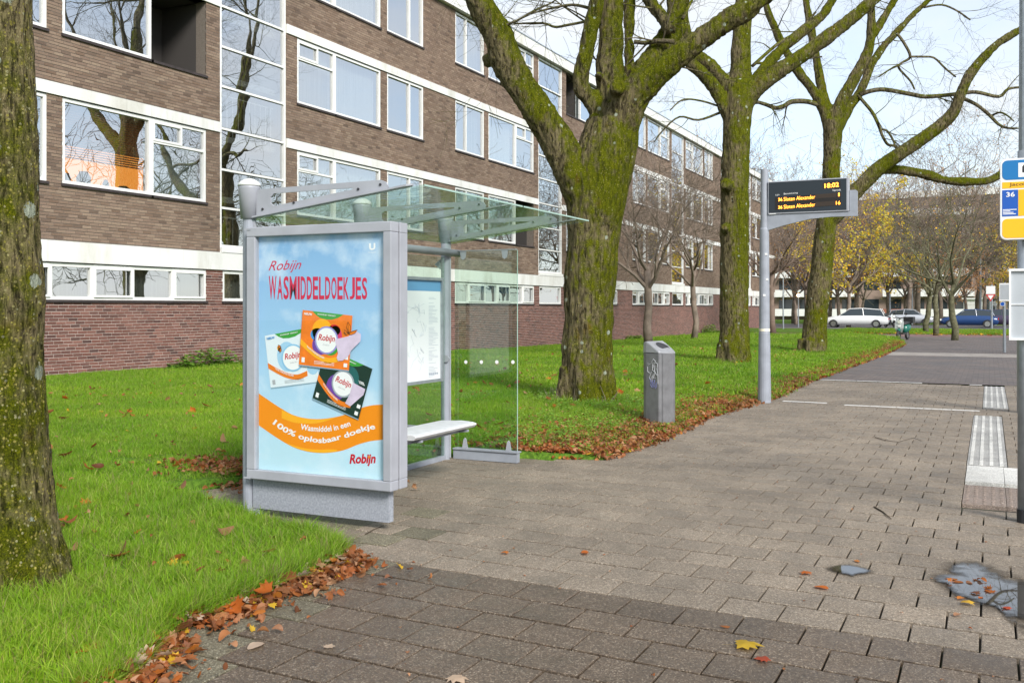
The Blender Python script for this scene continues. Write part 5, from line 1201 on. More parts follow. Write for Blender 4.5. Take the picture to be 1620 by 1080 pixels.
# ------------------------------------------------------------------ far apartment block
fb = empty('apartment_block', (-12, 150, 0), 'wide far apartment block with white balcony bands behind the autumn trees', 'building')
mb = MB(); mb.box((-44, 150, -.5), (22, 162, 17.0)); mb.build('wall', 'far_brick', fb)
mb = MB(); mb.box((-44.5, 149.6, 17.0), (22.5, 162.5, 17.9)); mb.build('roof', 'far_white', fb)
PWm = MB(); PWm.box((0, -.05, 0), (2.0, 0, 1.45)); pwm = PWm.mesh('window', 'car_glass')
for f_ in range(6):
    z = .4 + f_ * 2.8
    for k in range(22):
        x = -43.4 + k * 3.0
        if k % 5 != 4: mb = MB(); mb.box((x - .2, 148.9, z + .55 * 0 - .1), (x + 2.6, 149.0, z + .95)); mb.box((x - .2, 149.0, z - .1), (x + 2.6, 150, z + .02)); mb.build('balcony', 'far_white' if f_ % 3 else 'far_red' if k % 7 == 3 else 'far_white', fb)
        o = bpy.data.objects.new('window', pwm); COL.objects.link(o); o.parent = fb; o.location = Vector((x + .2, 149.99, z + .9)) - wpos(fb)
mb = MB(); mb.box((-2.5, 118, 0), (-.5, 121, 2.4)); mb.box((-2.7, 117.8, 2.4), (-.3, 121.2, 2.6)); mb.build('shed', 'far_white', label='low pale shed beneath the far trees beyond the road', cat='shed')

# ------------------------------------------------------------------ cars
def car(x, y, length, paint, label, flip=False, h=1.45, van=False):
    c = empty('car', (x, y, -.03), label, 'car', 'cars on the cross road'); L = length; W_ = .87; sx = -1 if flip else 1
    prof = [(-L / 2, .45, .62, .70, .9), (-L / 2 + .08, .30, .78, .80, .97), (-L * .38, .22, .90, .93, 1), (-L * .2, .2, .93, .95, 1), (0, .2, .93, .95, 1), (L * .2, .2, .92, .94, 1), (L * .30, .22, .86, .9, 1), (L / 2 - .25, .25, .72, .76, .97), (L / 2 - .04, .32, .62, .66, .9), (L / 2, .42, .56, .6, .82)]
    mb = MB(); rings = []
    for px_, zb, zt_, zc, wk in prof:
        w_ = W_ * wk; rings.append([Vector((sx * px_, -w_ * .93, zb)), Vector((sx * px_, -w_, (zb + zt_) / 2)), Vector((sx * px_, -w_ * .96, zt_)), Vector((sx * px_, -w_ * .6, zc)), Vector((sx * px_, w_ * .6, zc)), Vector((sx * px_, w_ * .96, zt_)), Vector((sx * px_, w_, (zb + zt_) / 2)), Vector((sx * px_, w_ * .93, zb))])
    loft(mb, rings); mb.v = [tuple(Vector(v) + Vector((x, y, -.03))) for v in mb.v]; b = mb.build('body', paint, c, smooth=True)
    cab = [(-L * .44, .9, .93, .9), (-L * .36, .9, h * .93, .76), (-L * .1, .93, h, .74), (L * .06, .93, h * .97, .74), (L * .24, .9, .93, .88)]
    mb = MB(); rings = []
    for px_, zb, zt_, wk in cab: rings.append([Vector((sx * px_ + x, y - W_ * .9, zb - .05)), Vector((sx * px_ + x, y - W_ * wk, zt_ - .04)), Vector((sx * px_ + x, y + W_ * wk, zt_ - .04)), Vector((sx * px_ + x, y + W_ * .9, zb - .05))])
    loft(mb, rings); mb.build('window_band', 'car_glass', c)
    mb = MB(); rings = []
    for px_, zt_ in ((-L * .37, h * .925), (-L * .1, h), (L * .07, h * .975), (L * .10, h * .93)): rings.append([Vector((sx * px_ + x, y - W_ * .73, zt_ - .045)), Vector((sx * px_ + x, y - W_ * .68, zt_)), Vector((sx * px_ + x, y + W_ * .68, zt_)), Vector((sx * px_ + x, y + W_ * .73, zt_ - .045))])
    loft(mb, rings); mb.build('roof', paint, c, smooth=False)
    for a, bt in ((-L * .13, -L * .11), (L * .24, L * .08), (-L * .43, -L * .37)):
        for sd in (-1, 1): mb = MB(); mb.tube([(x + sx * a, y + sd * W_ * .9, .88), (x + sx * bt, y + sd * W_ * .74, h - .05)], .022, 5); mb.build('pillar', paint, c)
    for a in (-L * .31, L * .32):
        for sd in (-1, 1):
            mb = MB(); cc = Vector((x + sx * a, y + sd * W_ * .93, .28)); mb.tube([cc - Vector((0, .11, 0)), cc + Vector((0, .11, 0))], .315, 18); wh = mb.build('wheel', 'rubber', c)
            mb = MB(); mb.tube([cc - Vector((0, .118, 0)), cc + Vector((0, .118, 0))], .20, 14); mb.build('rim', 'chrome', wh)
    for sd in (-1, 1):
        mb = MB(); mb.box((x + sx * (L / 2 - .10), y + sd * .72 - .14, .53), (x + sx * (L / 2 + .0), y + sd * .72 + .14, .64)); mb.build('headlight', 'lampglass', c)
        mb = MB(); mb.box((x - sx * (L / 2 - .06), y + sd * .74 - .1, .6), (x - sx * (L / 2 + .01), y + sd * .74 + .1, .72)); mb.build('tail_light', 'tail', c)
    return c
car(-9.4, 81.5, 5.0, 'car_white', 'white car on the cross road, passing behind the bright yellow tree', True, 1.5)
car(-1.4, 84.5, 4.1, 'car_blue', 'dark blue car behind the nearest street tree', True, 1.42)
car(1.4, 88.8, 4.3, 'car_plum', 'dark plum car just right of the blue one', False, 1.42)
car(-6.3, 94.2, 4.0, 'car_silver', 'silver car farther back, seen between the moped and the street trees', False, 1.4)

# ------------------------------------------------------------------ mopeds
def moped(x, y, rz, label, paint, sc=1.0):
    m_ = empty('moped', (x, y, 0), label, 'moped'); Q = Matrix.Translation((x, y, 0)) @ Matrix.Rotation(rz, 4, 'Z') @ Matrix.Scale(sc, 4)   # front is -Y
    def bld_(name, mb, mt, par=None, smooth=False): mb.v = [tuple(Q @ Vector(v)) for v in mb.v]; return mb.build(name, mt, par or m_, smooth=smooth)
    for yy in (-.62, .58):
        mb = MB(); ring = [(0, yy + .18 * math.cos(a), .23 + .18 * math.sin(a)) for a in np.linspace(0, 2 * math.pi, 19)]; mb.tube(ring, .055, 8, cap=False); wh = bld_('wheel', mb, 'rubber', smooth=True)
        mb = MB(); mb.tube([(-.03, yy, .23), (.03, yy, .23)], .14, 14); bld_('rim', mb, 'chrome', wh)
    mb = MB(); loft(mb, [[Vector((s_ * w_, yy, z)) for s_, w_ in ((-1, a), (-.6, a), (.6, a), (1, a))] + [Vector((s_ * w_ * .7, yy + d, z)) for s_, w_ in ((1, a), (-1, a))] for yy, z, a, d in ((-.50, .36, .13, .1), (-.55, .55, .20, .09), (-.50, .78, .21, .08), (-.42, .98, .13, .08), (-.38, 1.05, .07, .06))]); bld_('front_shield', mb, paint[0], smooth=False)
    mb = MB(); mb.tube([(0, -.70, .44), (0, -.62, .47), (0, -.50, .45)], [.05, .085, .07], 8); bld_('mudguard', mb, paint[1])
    mb = MB(); mb.tube([(0, -.44, 1.0), (0, -.53, .62), (0, -.62, .23)], .03, 8); bld_('fork', mb, 'black_plastic')
    mb = MB(); mb.box((-.14, -.42, .27), (.14, .12, .34)); bld_('footboard', mb, 'black_plastic')
    mb = MB(); loft(mb, [[Vector((w_ * math.cos(a), yy, z + hh * math.sin(a))) for a in np.linspace(0, 2 * math.pi, 11)[:-1]] for yy, z, w_, hh in ((.08, .50, .13, .18), (.3, .52, .19, .22), (.6, .58, .18, .18), (.86, .66, .08, .08))]); bld_('rear_body', mb, paint[1], smooth=True)
    mb = MB(); loft(mb, [[Vector((w_ * math.cos(a), yy, z + hh * math.sin(a))) for a in np.linspace(0, 2 * math.pi, 11)[:-1]] for yy, z, w_, hh in ((.05, .74, .11, .05), (.3, .78, .15, .07), (.62, .82, .15, .06), (.82, .82, .08, .04))]); bld_('saddle', mb, 'black_plastic', smooth=True)
    mb = MB(); mb.tube([(-.34, -.33, 1.03), (-.18, -.38, 1.06), (0, -.40, 1.02), (.18, -.38, 1.06), (.34, -.33, 1.03)], .022, 8); hb = bld_('handlebar', mb, 'black_plastic')
    for sd in (-1, 1): mb = MB(); mb.tube([(sd * .2, -.38, 1.06), (sd * .27, -.40, 1.22)], .008, 5); mb.tube([(sd * .27, -.405, 1.22), (sd * .27, -.39, 1.22)], .055, 10); bld_('mirror', mb, 'black_plastic', hb)
    mb = MB(); mb.tube([(0, -.54, .84), (0, -.44, .86)], .085, 14); bld_('headlight', mb, 'lampglass')
    mb = MB(); mb.tube([(0, -.565, .66), (0, -.52, .66)], .06, 14); bld_('badge', mb, 'sign_white')
    mb = MB(); mb.box((-.22, .72, .78), (.22, 1.06, 1.08)); bld_('top_box', mb, 'black_plastic')
    return m_
a = G(1430, 537); moped(a.x, a.y - .5, R(-14), 'green and white moped with black top box parked at the tip of the lawn', ('moped_white', 'moped_green'))
a = PZ(1408, 514, 76); moped(a.x, a.y, R(35), 'black and green moped parked by the cross road beyond the lawn', ('moped_white', 'black_plastic'), 1.0)

# ------------------------------------------------------------------ signs and masts in the distance
def mast(px, py, top, wpx, label, cat, name, arm=None, Z=None):
    b = G(px, py); 
    if Z: b = PZ(px, py, Z); b.z = 0
    Zc = -b.x * S + b.y * Cc; h = CH + (HOR - top) * Zc / F; r = wpx / F * Zc / 2; e = empty(name, (b.x, b.y, 0), label, cat); mb = MB(); mb.tube([(b.x, b.y, -.1), (b.x, b.y, h)], [r * 1.1, r * .8], 10); mb.build('pole', 'galv', e)
    if arm: mb = MB(); mb.tube([(b.x, b.y, h), (b.x + arm * .5, b.y, h + .12), (b.x + arm, b.y, h + .15)], r * .6, 8); mb.box((b.x + arm - .1, b.y - .15, h + .12), (b.x + arm + .6, b.y + .15, h + .22)); mb.build('lamp_arm', 'galv', e)
    return e, b, Zc
def plate(e, b, Zc, px0, px1, py0, py1, mt='sign_grey', rim='sign_white', name='sign_plate', tri=False, disc=False):
    Y = b.y - .06; p, q = PY(px0, py0, Y), PY(px1, py1, Y); mb = MB()
    if tri: mb.prism([(p.x, Y, p.z), (q.x, Y, p.z), ((p.x + q.x) / 2, Y, q.z)], (0, .02, 0))
    elif disc: c = (p + q) / 2; r = (q.x - p.x) / 2; mb.prism([(c.x + r * math.cos(a), Y, c.z + r * math.sin(a)) for a in np.linspace(0, 2 * math.pi, 21)[:-1]], (0, .02, 0))
    else: mb.box((p.x, Y, p.z), (q.x, Y + .02, q.z))
    o = mb.build(name, rim, e); mb = MB(); c = (p + q) / 2; k = .84 if not tri else .62
    base = [(p.x, p.z), (q.x, p.z), (q.x, q.z), (p.x, q.z)]
    if tri: base = [(p.x, p.z), (q.x, p.z), ((p.x + q.x) / 2, q.z)]; c = Vector(((p.x + q.x) / 2, 0, p.z + (q.z - p.z) / 3))
    if disc: base = [(c.x + r * math.cos(a), c.z + r * math.sin(a)) for a in np.linspace(0, 2 * math.pi, 21)[:-1]]
    mb.prism([(c.x + (a - c.x) * k, Y - .003, c.z + (z - c.z) * k) for a, z in base], (0, .0025, 0)); mb.build('sign_face', mt, o)
e, b, Z = mast(1589, 557, 447, 4.5, 'thin sign pole with grey sign plate and small blue disc near the right edge', 'road sign', 'road_sign')
plate(e, b, Z, 1581, 1598, 448, 476); plate(e, b, Z, 1582, 1590, 477, 484.5, 'sign_deep', 'sign_white', 'round_plate', disc=True)
e, b, Z = mast(1569, 521, 450, 3, 'sign pole with pale square plate over a give way triangle by the cross road', 'road sign', 'road_sign')
plate(e, b, Z, 1560, 1574.5, 452.5, 465, 'sign_white'); plate(e, b, Z, 1559.5, 1575, 465.5, 477, 'sign_white', 'sign_red', 'triangle_plate', tri=True)
e, b, Z = mast(1575, 513, 475, 2.5, 'short sign pole with pale round plate behind the give way sign', 'road sign', 'road_sign'); plate(e, b, Z, 1570, 1578, 476, 484, 'sign_grey', 'sign_white', 'round_plate', disc=True)
mast(1551, 514, 395, 3.6, 'tall pale mast behind the dark blue car', 'mast', 'mast', Z=88)
mast(1566, 508, 420, 2.6, 'street light with short arm behind the give way sign', 'street light', 'street_light', arm=1.0, Z=100)
mast(1443, 510, 424, 2.4, 'slim pale mast between the mopeds and the left street tree', 'mast', 'mast', Z=92)
mast(1408, 513, 464, 3, 'short grey post with a box beside the far moped', 'post', 'post')
mast(1239, 518, 440, 2.2, 'slim post past the end of the building, beside the dark twiggy tree', 'post', 'post', Z=70)
e, b, Z = mast(1263, 518, 470, 2, 'small park lamp glowing orange beyond the lawn', 'lamp', 'park_lamp', Z=78)
mb = MB(); c = PZ(1263, 467, Z); mb.lathe((b.x, b.y, c.z - .1), [(.03, -.02), (.11, .03), (.13, .12), (.07, .2), (.02, .23)], 12); mb.build('lamp_globe', 'amber_lamp', e, smooth=True)

# ------------------------------------------------------------------ scattered instances (grass, litter, weeds)
def points_stuff(name, P, rot, scl, idx, meshes, label=None, kind='stuff', cat=None):
    coll = bpy.data.collections.new(name + '_kinds')
    for i, me in enumerate(meshes): coll.objects.link(bpy.data.objects.new('%s_%02d' % (name, i), me))
    P = np.asarray(P, np.float32); n = len(P); me = bpy.data.meshes.new(name); me.vertices.add(n); me.vertices.foreach_set('co', P.ravel())
    a = me.attributes.new('rot', 'FLOAT_VECTOR', 'POINT'); a.data.foreach_set('vector', np.asarray(rot, np.float32).ravel())
    a = me.attributes.new('scl', 'FLOAT', 'POINT'); a.data.foreach_set('value', np.asarray(scl, np.float32)); a = me.attributes.new('idx', 'INT', 'POINT'); a.data.foreach_set('value', np.asarray(idx, np.int32))
    o = bpy.data.objects.new(name, me); COL.objects.link(o); tag(o, label, cat, None, kind)
    ng = bpy.data.node_groups.new(name, 'GeometryNodeTree'); ng.interface.new_socket('Geometry', in_out='INPUT', socket_type='NodeSocketGeometry'); ng.interface.new_socket('Geometry', in_out='OUTPUT', socket_type='NodeSocketGeometry')
    gi, go = ng.nodes.new('NodeGroupInput'), ng.nodes.new('NodeGroupOutput'); ip = ng.nodes.new('GeometryNodeInstanceOnPoints'); ci = ng.nodes.new('GeometryNodeCollectionInfo'); ci.inputs[0].default_value = coll; ci.inputs[1].default_value = True; ci.inputs[2].default_value = True
    def at(nm, dt): x = ng.nodes.new('GeometryNodeInputNamedAttribute'); x.data_type = dt; x.inputs[0].default_value = nm; return x.outputs[0]
    L_ = ng.links.new; L_(gi.outputs[0], ip.inputs['Points']); L_(ci.outputs[0], ip.inputs['Instance']); ip.inputs['Pick Instance'].default_value = True
    L_(at('idx', 'INT'), ip.inputs['Instance Index']); L_(at('rot', 'FLOAT_VECTOR'), ip.inputs['Rotation']); L_(at('scl', 'FLOAT'), ip.inputs['Scale']); L_(ip.outputs[0], go.inputs[0])
    o.modifiers.new('scatter', 'NODES').node_group = ng; return o
def clump(seed, n, rad, hmin, hmax, wd, lean, mats, pm=0.06):
    r = np.random.default_rng(seed); V = []; Fq = []; mi = []
    for i in range(n):
        a = r.uniform(0, 6.28); d = rad * math.sqrt(r.uniform()); b = np.array([d * math.cos(a), d * math.sin(a), -.01]); h = r.uniform(hmin, hmax); l = r.uniform(0, 6.28); ln = np.array([math.cos(l), math.sin(l), 0]) * abs(r.normal(0, lean)) * h
        sd = r.uniform(0, 6.28); s_ = np.array([math.cos(sd), math.sin(sd), 0]) * wd * r.uniform(.6, 1.2); k = len(V)
        for t in (0, .4, .75, 1.0):
            c = b + ln * t ** 2 + np.array([0, 0, h * (t - .18 * t * t * (np.linalg.norm(ln) / h))]); w_ = s_ * (1 - t) ** .6 * .5 + s_ * .03; V += [c - w_, c + w_]
        Fq += [(k + 2 * q, k + 2 * q + 1, k + 2 * q + 3, k + 2 * q + 2) for q in range(3)]; mi += [1 if r.uniform() < pm else 0] * 3
    return npmesh('clump', V, Fq, mats, True, mi)
GM = ['grass_blade', 'straw_blade']
long_c = [clump(100 + i, 36, .07, .05, .15, .0045, .7, GM, .08) for i in range(5)]
short_c = [clump(120 + i, 46, .10, .03, .075, .006, .8, GM, .05) for i in range(5)]
far_c = [clump(140 + i, 50, .26, .04, .085, .016, .9, GM, .03) for i in range(4)]
trunks = [(-4.75, 3.35, .36), (-5.45, 13.9, .5), (-5.75, 24.7, .48), (-4.75, 30.8, .45)]
def clear(x, y):
    for a, b, c in trunks:
        if (x - a) ** 2 + (y - b) ** 2 < c * c: return False
    if (x - bcen.x) ** 2 + (y - bcen.y) ** 2 < .07 or (abs(x - bcen.x + .05) < .22 and bcen.y - .75 < y < bcen.y): return False
    return not (-4.93 < x < -4.0 and 5.5 < y < 8.75)
def infr(x, y, m=60):
    Zc = -x * S + y * Cc
    if Zc < .8: return False
    px = 810 + F * (x * Cc + y * S) / Zc; py = HOR + F * CH / Zc; return -m * 3 < px < 1620 + m and py < 1200
def scatter(n, x0, x1, y0, y1, edge=0.0, ypow=1.0):
    out_ = []
    X = rng.uniform(x0, x1, n); Y = y0 + (y1 - y0) * rng.uniform(0, 1, n) ** ypow
    for x, y in zip(X, Y):
        xe = xedge(y) - edge if y < 56 else -6.5 - (y - 56) * 1.2
        q = noise.noise(Vector((x * .8, y * .55, 3.3))) + .6 * noise.noise(Vector((x * 3.1, y * 3.1, 1)))
        if (y < 22 and q < -.28 and rng.uniform() < .75) or (8.9 < y < 21 and x > xe - .45 and rng.uniform() < .55): continue
        if x < xe and infr(x, y) and clear(x, y): out_.append((x, y, zg(x, y)))
    return out_
def make_grass():
    P, I, Sc = [], [], []
    def put(pts, lo, k, s0, s1):
        for p in pts:
            P.append(p); I.append(lo + rng.integers(0, k)); Sc.append(rng.uniform(s0, s1))
    # tall soft strip near the camera and before the advert
    put(scatter(3600, -6.6, -3.2, 2.6, 5.6, .05), 0, 5, .5, 1.05)
    put(scatter(6500, -7.2, -3.2, 2.6, 6.5, .05), 5, 5, .6, 1.2)
    e = []
    for _ in range(900):
        y = rng.uniform(2.7, 5.1); x = xedge(y) - .03 - abs(rng.normal(0, .07)); e.append((x, y, zg(x, y) - .01))
    put(e, 0, 5, .7, 1.15)
    put(scatter(16000, -12, -4, 4.5, 12, .06), 5, 5, .6, 1.15)
    put(scatter(24000, -16, -3.2, 7, 20, .06), 5, 5, .8, 1.35)
    put(scatter(1500, -6.5, -3.4, 8.9, 14, .1), 0, 5, .5, .95)
    put(scatter(21000, -16, -3.1, 16, 46, .05, 1.3), 10, 4, .7, 1.1)
    put(scatter(7000, -30, -4, 42, 75, .2), 10, 4, 1.0, 1.7)
    for a, b, c in trunks:
        for _ in range(90):
            an = rng.uniform(0, 6.28); r_ = c * rng.uniform(.98, 1.3); x, y = a + r_ * math.cos(an), b + r_ * math.sin(an); P.append((x, y, zg(x, y))); I.append(rng.integers(0, 5)); Sc.append(rng.uniform(.7, 1.3))
    n = len(P); rot = np.stack([rng.normal(0, .12, n), rng.normal(0, .12, n), rng.uniform(0, 6.28, n)], 1)
    points_stuff('grass', P, rot, Sc, I, long_c + short_c + far_c)
make_grass()
n = 2600; P = np.stack([rng.uniform(-9, 2.2, n), rng.uniform(61.8, 73.3, n), np.full(n, .02)], 1)
points_stuff('verge_grass', P, np.stack([rng.normal(0, .1, n), rng.normal(0, .1, n), rng.uniform(0, 6.28, n)], 1), rng.uniform(.9, 1.6, n), rng.integers(0, 4, n), far_c)
# leaves
def leaf_mesh(seed, L, mt, maple=False, curl=.35, stalk=True):
    r = np.random.default_rng(seed)
    if maple:
        out_ = [(0, -.42), (.14, -.36), (.42, -.40), (.32, -.2), (.52, -.02), (.34, .04), (.38, .30), (.20, .22), (.13, .34), (0, .58), (-.13, .34), (-.20, .22), (-.38, .30), (-.34, .04), (-.52, -.02), (-.32, -.2), (-.42, -.40), (-.14, -.36)]
    else:
        t = np.linspace(0, 2 * math.pi, 13)[:-1]; out_ = [(.30 * math.sin(a) * (1 - .25 * math.cos(a)), -.5 * math.cos(a)) for a in t]
    c1, c2 = r.normal(0, curl), r.normal(0, curl); f = lambda x, y: c1 * x * x * 2 + c2 * y * y + r.normal(0, .015) + .02
    n = len(out_); V = [(0, 0, f(0, 0))] + [(x * .5, y * .5, f(x * .5, y * .5)) for x, y in out_] + [(x, y, f(x, y)) for x, y in out_]
    mn = min(v[2] for v in V); V = [tuple(L * q for q in (v[0], v[1], v[2] - mn + .01)) for v in V]
    me = bpy.data.meshes.new('leaf'); fs = [(0, 1 + i, 1 + (i + 1) % n) for i in range(n)] + [(1 + i, 1 + n + i, 1 + n + (i + 1) % n, 1 + (i + 1) % n) for i in range(n)]
    if stalk:
        k = len(V); V += [(0, -.42 * L, .02 * L), (.012 * L, -.42 * L, .02 * L), (.05 * L, -.85 * L, .03 * L), (.038 * L, -.85 * L, .03 * L)]; fs.append((k, k + 1, k + 2, k + 3))
    me.from_pydata(V, [], fs); me.materials.append(M[mt]); me.polygons.foreach_set('use_smooth', [True] * len(fs)); me.update(); return me
lv_small = [leaf_mesh(200 + i, .055, 'leaf_brown', i % 3 == 0, .8, False) for i in range(8)] + [leaf_mesh(220, .06, 'leaf_orange', False, .6, False), leaf_mesh(221, .055, 'leaf_yellow', True, .4, False)]
lv_big = [leaf_mesh(230 + i, .12, ['leaf_brown', 'leaf_brown', 'leaf_orange', 'leaf_brown', 'leaf_pale'][i], i % 2 == 0, .5) for i in range(5)]
def make_litter():
    P, I, Sc, Rt = [], [], [], []
    def put(x, y, z, i, s, tilt=.5): P.append((x, y, z)); I.append(i); Sc.append(s); Rt.append((rng.normal(0, tilt), rng.normal(0, tilt), rng.uniform(0, 6.28)))
    for _ in range(19000):          # drift along the pavement edge
        y = 9.0 + 35 * rng.uniform() ** 1.15; wd = .17 + .20 * math.exp(-((y - 10.5) / 2.5) ** 2) + .30 * math.exp(-((y - 15) / 4) ** 2)
        x = xedge(y) + .02 - abs(rng.normal(0, wd * 1.1)) + rng.normal(0, .05)
        if x > xedge(y) + .13: continue
        i = rng.integers(0, 8) if rng.uniform() < .93 else 8 + rng.integers(0, 2); put(x, y, max(zg(x, y), .004) + rng.uniform(0, .03) if x < xedge(y) else rng.uniform(.004, .02), i, rng.uniform(.6, 1.25) * (1 + .02 * (y - 9)))
    for _ in range(2300):          # near drift
        y = rng.uniform(2.6, 5.0)
        if noise.noise(Vector((y * 4.5, 7, 0))) < -.12 and rng.uniform() < .75: continue
        x = xedge(y) + .02 + rng.normal(0, .07 + .05 * abs(noise.noise(Vector((y * 2, 1, 0))))) + (rng.exponential(.08) if rng.uniform() < .3 else 0)
        put(x, y, .005 + rng.uniform(0, .018), rng.integers(0, 10) if rng.uniform() < .55 else rng.integers(0, 8), rng.uniform(.3, 1.35))
    for _ in range(170):
        y = rng.uniform(2.6, 5.0); x = xedge(y) - .01 + rng.normal(0, .05); put(x, y, .02 + rng.uniform(0, .04), 10 + rng.integers(0, 5), rng.uniform(.45, .9), .3)
    for _ in range(1500):          # heap behind the advert, on the old slabs
        x, y = rng.normal(-5.55, .42), rng.normal(6.75, .22); put(x, y, .02 + rng.uniform(0, .03) + (zg(x, y) if x < xedge(y) else 0), rng.integers(0, 8), rng.uniform(.6, 1.1))
    for _ in range(2600):          # under the big tree
        x, y = rng.normal(-3.95, .6), rng.normal(10.2, 1.0)
        if x < xedge(y) + .05: put(x, y, zg(x, y) + rng.uniform(.01, .05), rng.integers(0, 8), rng.uniform(.6, 1.2))
    for _ in range(1100):          # singles on the lawn
        x, y = rng.uniform(-13, -3.6), 4 + 30 * rng.uniform() ** 1.5
        if x < xedge(y) and clear(x, y): put(x, y, zg(x, y) + rng.uniform(.03, .06), rng.integers(0, 14), rng.uniform(.6, 1.2), .4)
    for _ in range(420):          # crumbs on the paving
        x, y = rng.uniform(-3.3, .6), 3 + 40 * rng.uniform() ** 1.5; put(x, y, .004, rng.integers(0, 8), rng.uniform(.12, .42), .1)
    for _ in range(900):          # around the street trees and on the verge
        x, y = rng.uniform(-8, 2), rng.uniform(58, 73); put(x, y, .05, 8 + rng.integers(0, 2), rng.uniform(1.5, 3), .3)
    points_stuff('leaf_litter', P, Rt, Sc, I, lv_small + lv_big)
make_litter()
def weed_mesh(seed, n=16, h=.16, s_=.05):
    r = np.random.default_rng(seed); V = []; Fq = []
    for i in range(n):
        a, t = r.uniform(0, 6.28), r.uniform(.1, .95); d = .11 * r.uniform(.2, 1); c = np.array([d * math.cos(a), d * math.sin(a), h * r.uniform(.2, 1)]); u = np.array([math.cos(a), math.sin(a), r.uniform(-.5, .35)]); u /= np.linalg.norm(u); v = np.array([-math.sin(a), math.cos(a), r.normal(0, .2)]); s = s_ * r.uniform(.5, 1.1); k = len(V)
        V += [c, c + u * s * .5 + v * s * .32, c + u * s * 1.1, c + u * s * .5 - v * s * .32]; Fq.append((k, k + 1, k + 2, k + 3))
    return npmesh('weed', V, Fq, 'weed_leaf')
wm = [weed_mesh(300 + i, 14, .12, .045) for i in range(4)]
P = []
for _ in range(480):
    x, y = rng.normal(-4.25, .55), rng.normal(10.9, 1.4)
    if x < xedge(y) - .1 and clear(x, y): P.append((x, y, zg(x, y)))
for _ in range(160):
    an, r_ = rng.uniform(0, 6.28), rng.uniform(.5, .85); x, y = -5.45 + r_ * math.cos(an), 13.7 + r_ * math.sin(an); P.append((x, y, zg(x, y)))
n = len(P); points_stuff('ground_cover', P, np.stack([rng.normal(0, .2, n), rng.normal(0, .2, n), rng.uniform(0, 6.28, n)], 1), rng.uniform(.5, 1.15, n), rng.integers(0, 4, n), wm)
def weeds(px, py, wpx, hm, label, seed):
    b = PX(px, py, FX + .25); b.z = zg(b.x, b.y); me = weed_mesh(seed, 700, 1, .13); v = np.array([q.co[:] for q in me.vertices]); Zc = -b.x * S + b.y * Cc; W_ = wpx / F * Zc * 1.5
    c = np.repeat(v[::4], 4, 0); rr = np.random.default_rng(seed); m_ = len(v) // 4; yy = rr.uniform(-.5, .5, m_) * W_; hh = hm * (1 - (np.abs(yy) / (W_ / 2)) ** 2) * rr.uniform(.1, 1, m_); xx = rr.uniform(-.2, .45, m_)
    v = v - c + np.repeat(np.stack([xx, yy, hh], 1), 4, 0); me.vertices.foreach_set('co', v.astype(np.float32).ravel()); me.update(); o = link('weed_clump', me, None, b); tag(o, label, 'weeds')
weeds(325, 588, 100, .42, 'low green weeds against the brick wall left of the bus shelter', 401); weeds(1120, 530, 42, .6, 'green weeds at the wall behind the upright mossy tree', 402); weeds(1000, 540, 24, .25, 'low weeds at the wall between the big tree and the bin', 403)
# single fallen leaves
for px, py, mt, sz, mp_, lab in ((1183, 1022, 'leaf_yellow', .13, 1, 'bright yellow maple leaf on the dark slabs in the lower right'), (1206, 1044, 'leaf_red', .07, 1, 'small red leaf just below the bright yellow maple leaf'), (925, 875, 'leaf_orange', .075, 0, 'round orange leaf on the pale slabs, right of a smaller orange one'),
    (799, 875, 'leaf_orange', .055, 1, 'small orange leaf on the pale slabs below the bench'), (1275, 907, 'leaf_orange', .07, 1, 'orange leaf left of the small puddle'), (1299, 930, 'leaf_orange', .08, 0, 'rusty orange leaf below the small puddle'), (1530, 956, 'leaf_yellow', .07, 1, 'yellow leaf on the lower rim of the large puddle'),
    (404, 1022, 'leaf_pale', .10, 0, 'pale tan leaf on the dark wet slabs, lower left'), (521, 1023, 'leaf_pale', .06, 1, 'small pale leaf right of the tan one on the dark slabs'), (724, 1077, 'leaf_pale', .10, 1, 'pale pink leaf cut by the bottom edge of the picture'), (1147, 992, 'leaf_brown', .05, 0, 'curled brown leaf lying in a slab joint'),
    (886, 724, 'leaf_orange', .17, 1, 'large orange maple leaf at the foot of the lawn right of the shelter'), (470, 896, 'leaf_yellow', .10, 0, 'yellow leaf on top of the near leaf drift'), (222, 765, 'leaf_pale', .13, 0, 'tan upright leaf in the grass left of the advertisement'), (258, 782, 'leaf_orange', .12, 1, 'orange brown leaf beside the leaf heap left of the advertisement'),
    (310, 985, 'leaf_orange', .10, 0, 'orange leaf in the near leaf drift'), (150, 1045, 'leaf_orange', .17, 1, 'wide wet orange leaf at the lower left corner'), (1356, 888, 'leaf_orange', .05, 0, 'tiny orange leaf at the upper rim of the small puddle'), (1592, 963, 'leaf_red', .05, 1, 'small red leaf right of the large puddle')):
    p = G(px, py, .004); onl = p.x < xedge(p.y) + .05
    o = link('fallen_leaf', leaf_mesh(px, sz, mt, bool(mp_), .25), None, (p.x, p.y, .006 + (.05 if onl else 0))); o.rotation_euler = (R(8 if onl else 0), 0, px * .7); tag(o, lab, 'leaf')
rs = random.Random(5)
for k in range(12):
    px, py = 1500 + rs.uniform(0, 70), 915 + rs.uniform(0, 35) * (1 if k < 9 else 1.8); p = G(px, py)
    o = link('fallen_leaf', leaf_mesh(600 + k, rs.uniform(.035, .065), 'leaf_orange' if k % 3 else 'leaf_brown', k % 2 == 0, .5), None, (p.x, p.y, .008)); o.rotation_euler = (0, 0, rs.uniform(0, 6)); tag(o, 'orange leaf floating with others in the large puddle', 'leaf', 'orange leaves floating in the large puddle')
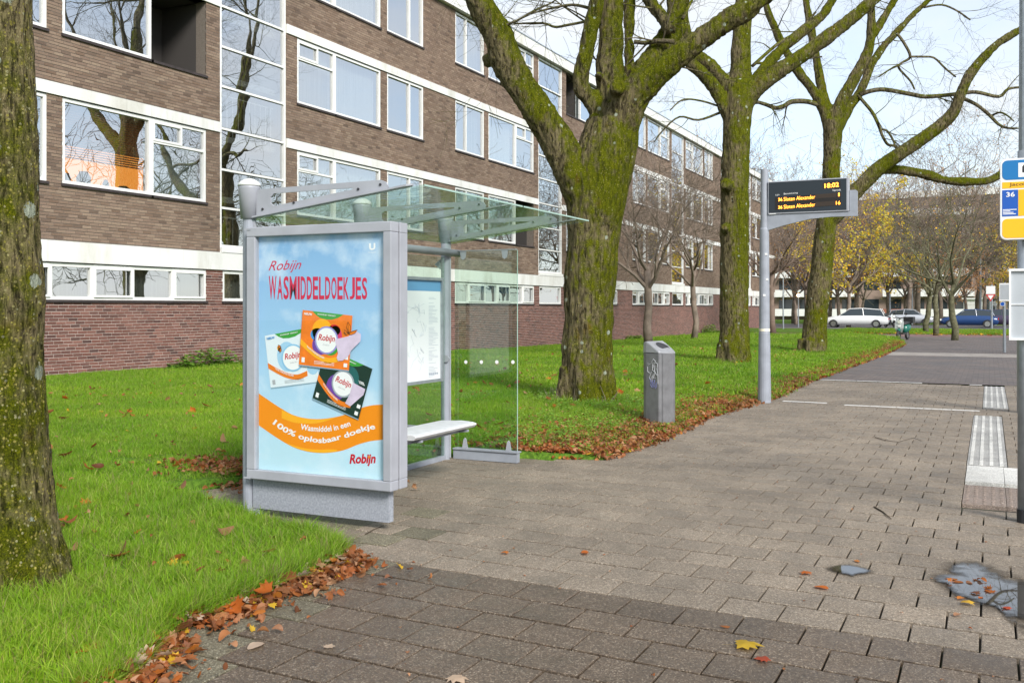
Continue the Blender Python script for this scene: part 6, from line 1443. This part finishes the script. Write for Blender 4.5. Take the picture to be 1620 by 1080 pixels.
def stick(pts, r, label):
    P = [G(*q) + Vector((0, 0, r + .002)) for q in pts]; b = P[0].copy(); mb = MB(); mb.tube(P, [r, r * .8] + [r * .5] * (len(P) - 2), 6); mb.build('twig', 'bark_twig', None, b, label=label, cat='twig')
stick([(1383, 803), (1397, 811), (1410, 822)], .006, 'short greenish twig on the pale slabs'); stick([(1384, 692), (1400, 697), (1420, 700), (1445, 693), (1458, 698)], .005, 'long curved twig lying across the slabs left of the guide tiles'); stick([(578, 846), (592, 838), (607, 832)], .004, 'thin brown stick on the mossy slabs in front of the advertisement')
# puddles
def puddle(px_pts, label, z=.0078):
    p = [G(*q) for q in px_pts]; c = sum(p, Vector()) / len(p); P = []
    n = len(p)
    for i in range(n):
        for k in range(5):
            t = k / 5; a, b, d, e = p[i - 1], p[i], p[(i + 1) % n], p[(i + 2) % n]; q = .5 * ((2 * b) + (d - a) * t + (2 * a - 5 * b + 4 * d - e) * t * t + (3 * b - a - 3 * d + e) * t ** 3); P.append(q + Vector((noise.noise(q * 9) * .025, noise.noise(q * 9 + Vector((5, 5, 5))) * .025, 0)))
    m_ = len(P); mb = MB(); P = [c + (q - c) * 1.25 for q in P]; inner = [c + (q - c) * .45 for q in P]
    mb.add([(c.x, c.y, z)] + [(q.x, q.y, z) for q in inner] + [(q.x, q.y, z) for q in P], [(0, 1 + i, 1 + (i + 1) % m_) for i in range(m_)] + [(1 + i, 1 + m_ + i, 1 + m_ + (i + 1) % m_, 1 + (i + 1) % m_) for i in range(m_)])
    o = mb.build('puddle', 'puddle_water'); a = o.data.attributes.new('depth', 'FLOAT', 'POINT'); a.data.foreach_set('value', [1.3] + [1.0] * m_ + [0.0] * m_); o['kind'] = 'structure'; return o
puddle([(1478, 915), (1500, 901), (1535, 894), (1570, 903), (1600, 915), (1650, 930), (1660, 985), (1620, 992), (1592, 984), (1575, 968), (1545, 955), (1515, 942), (1495, 928)], '')
puddle([(1312, 901), (1330, 895), (1358, 897), (1378, 902), (1368, 908), (1346, 914), (1326, 909)], '')
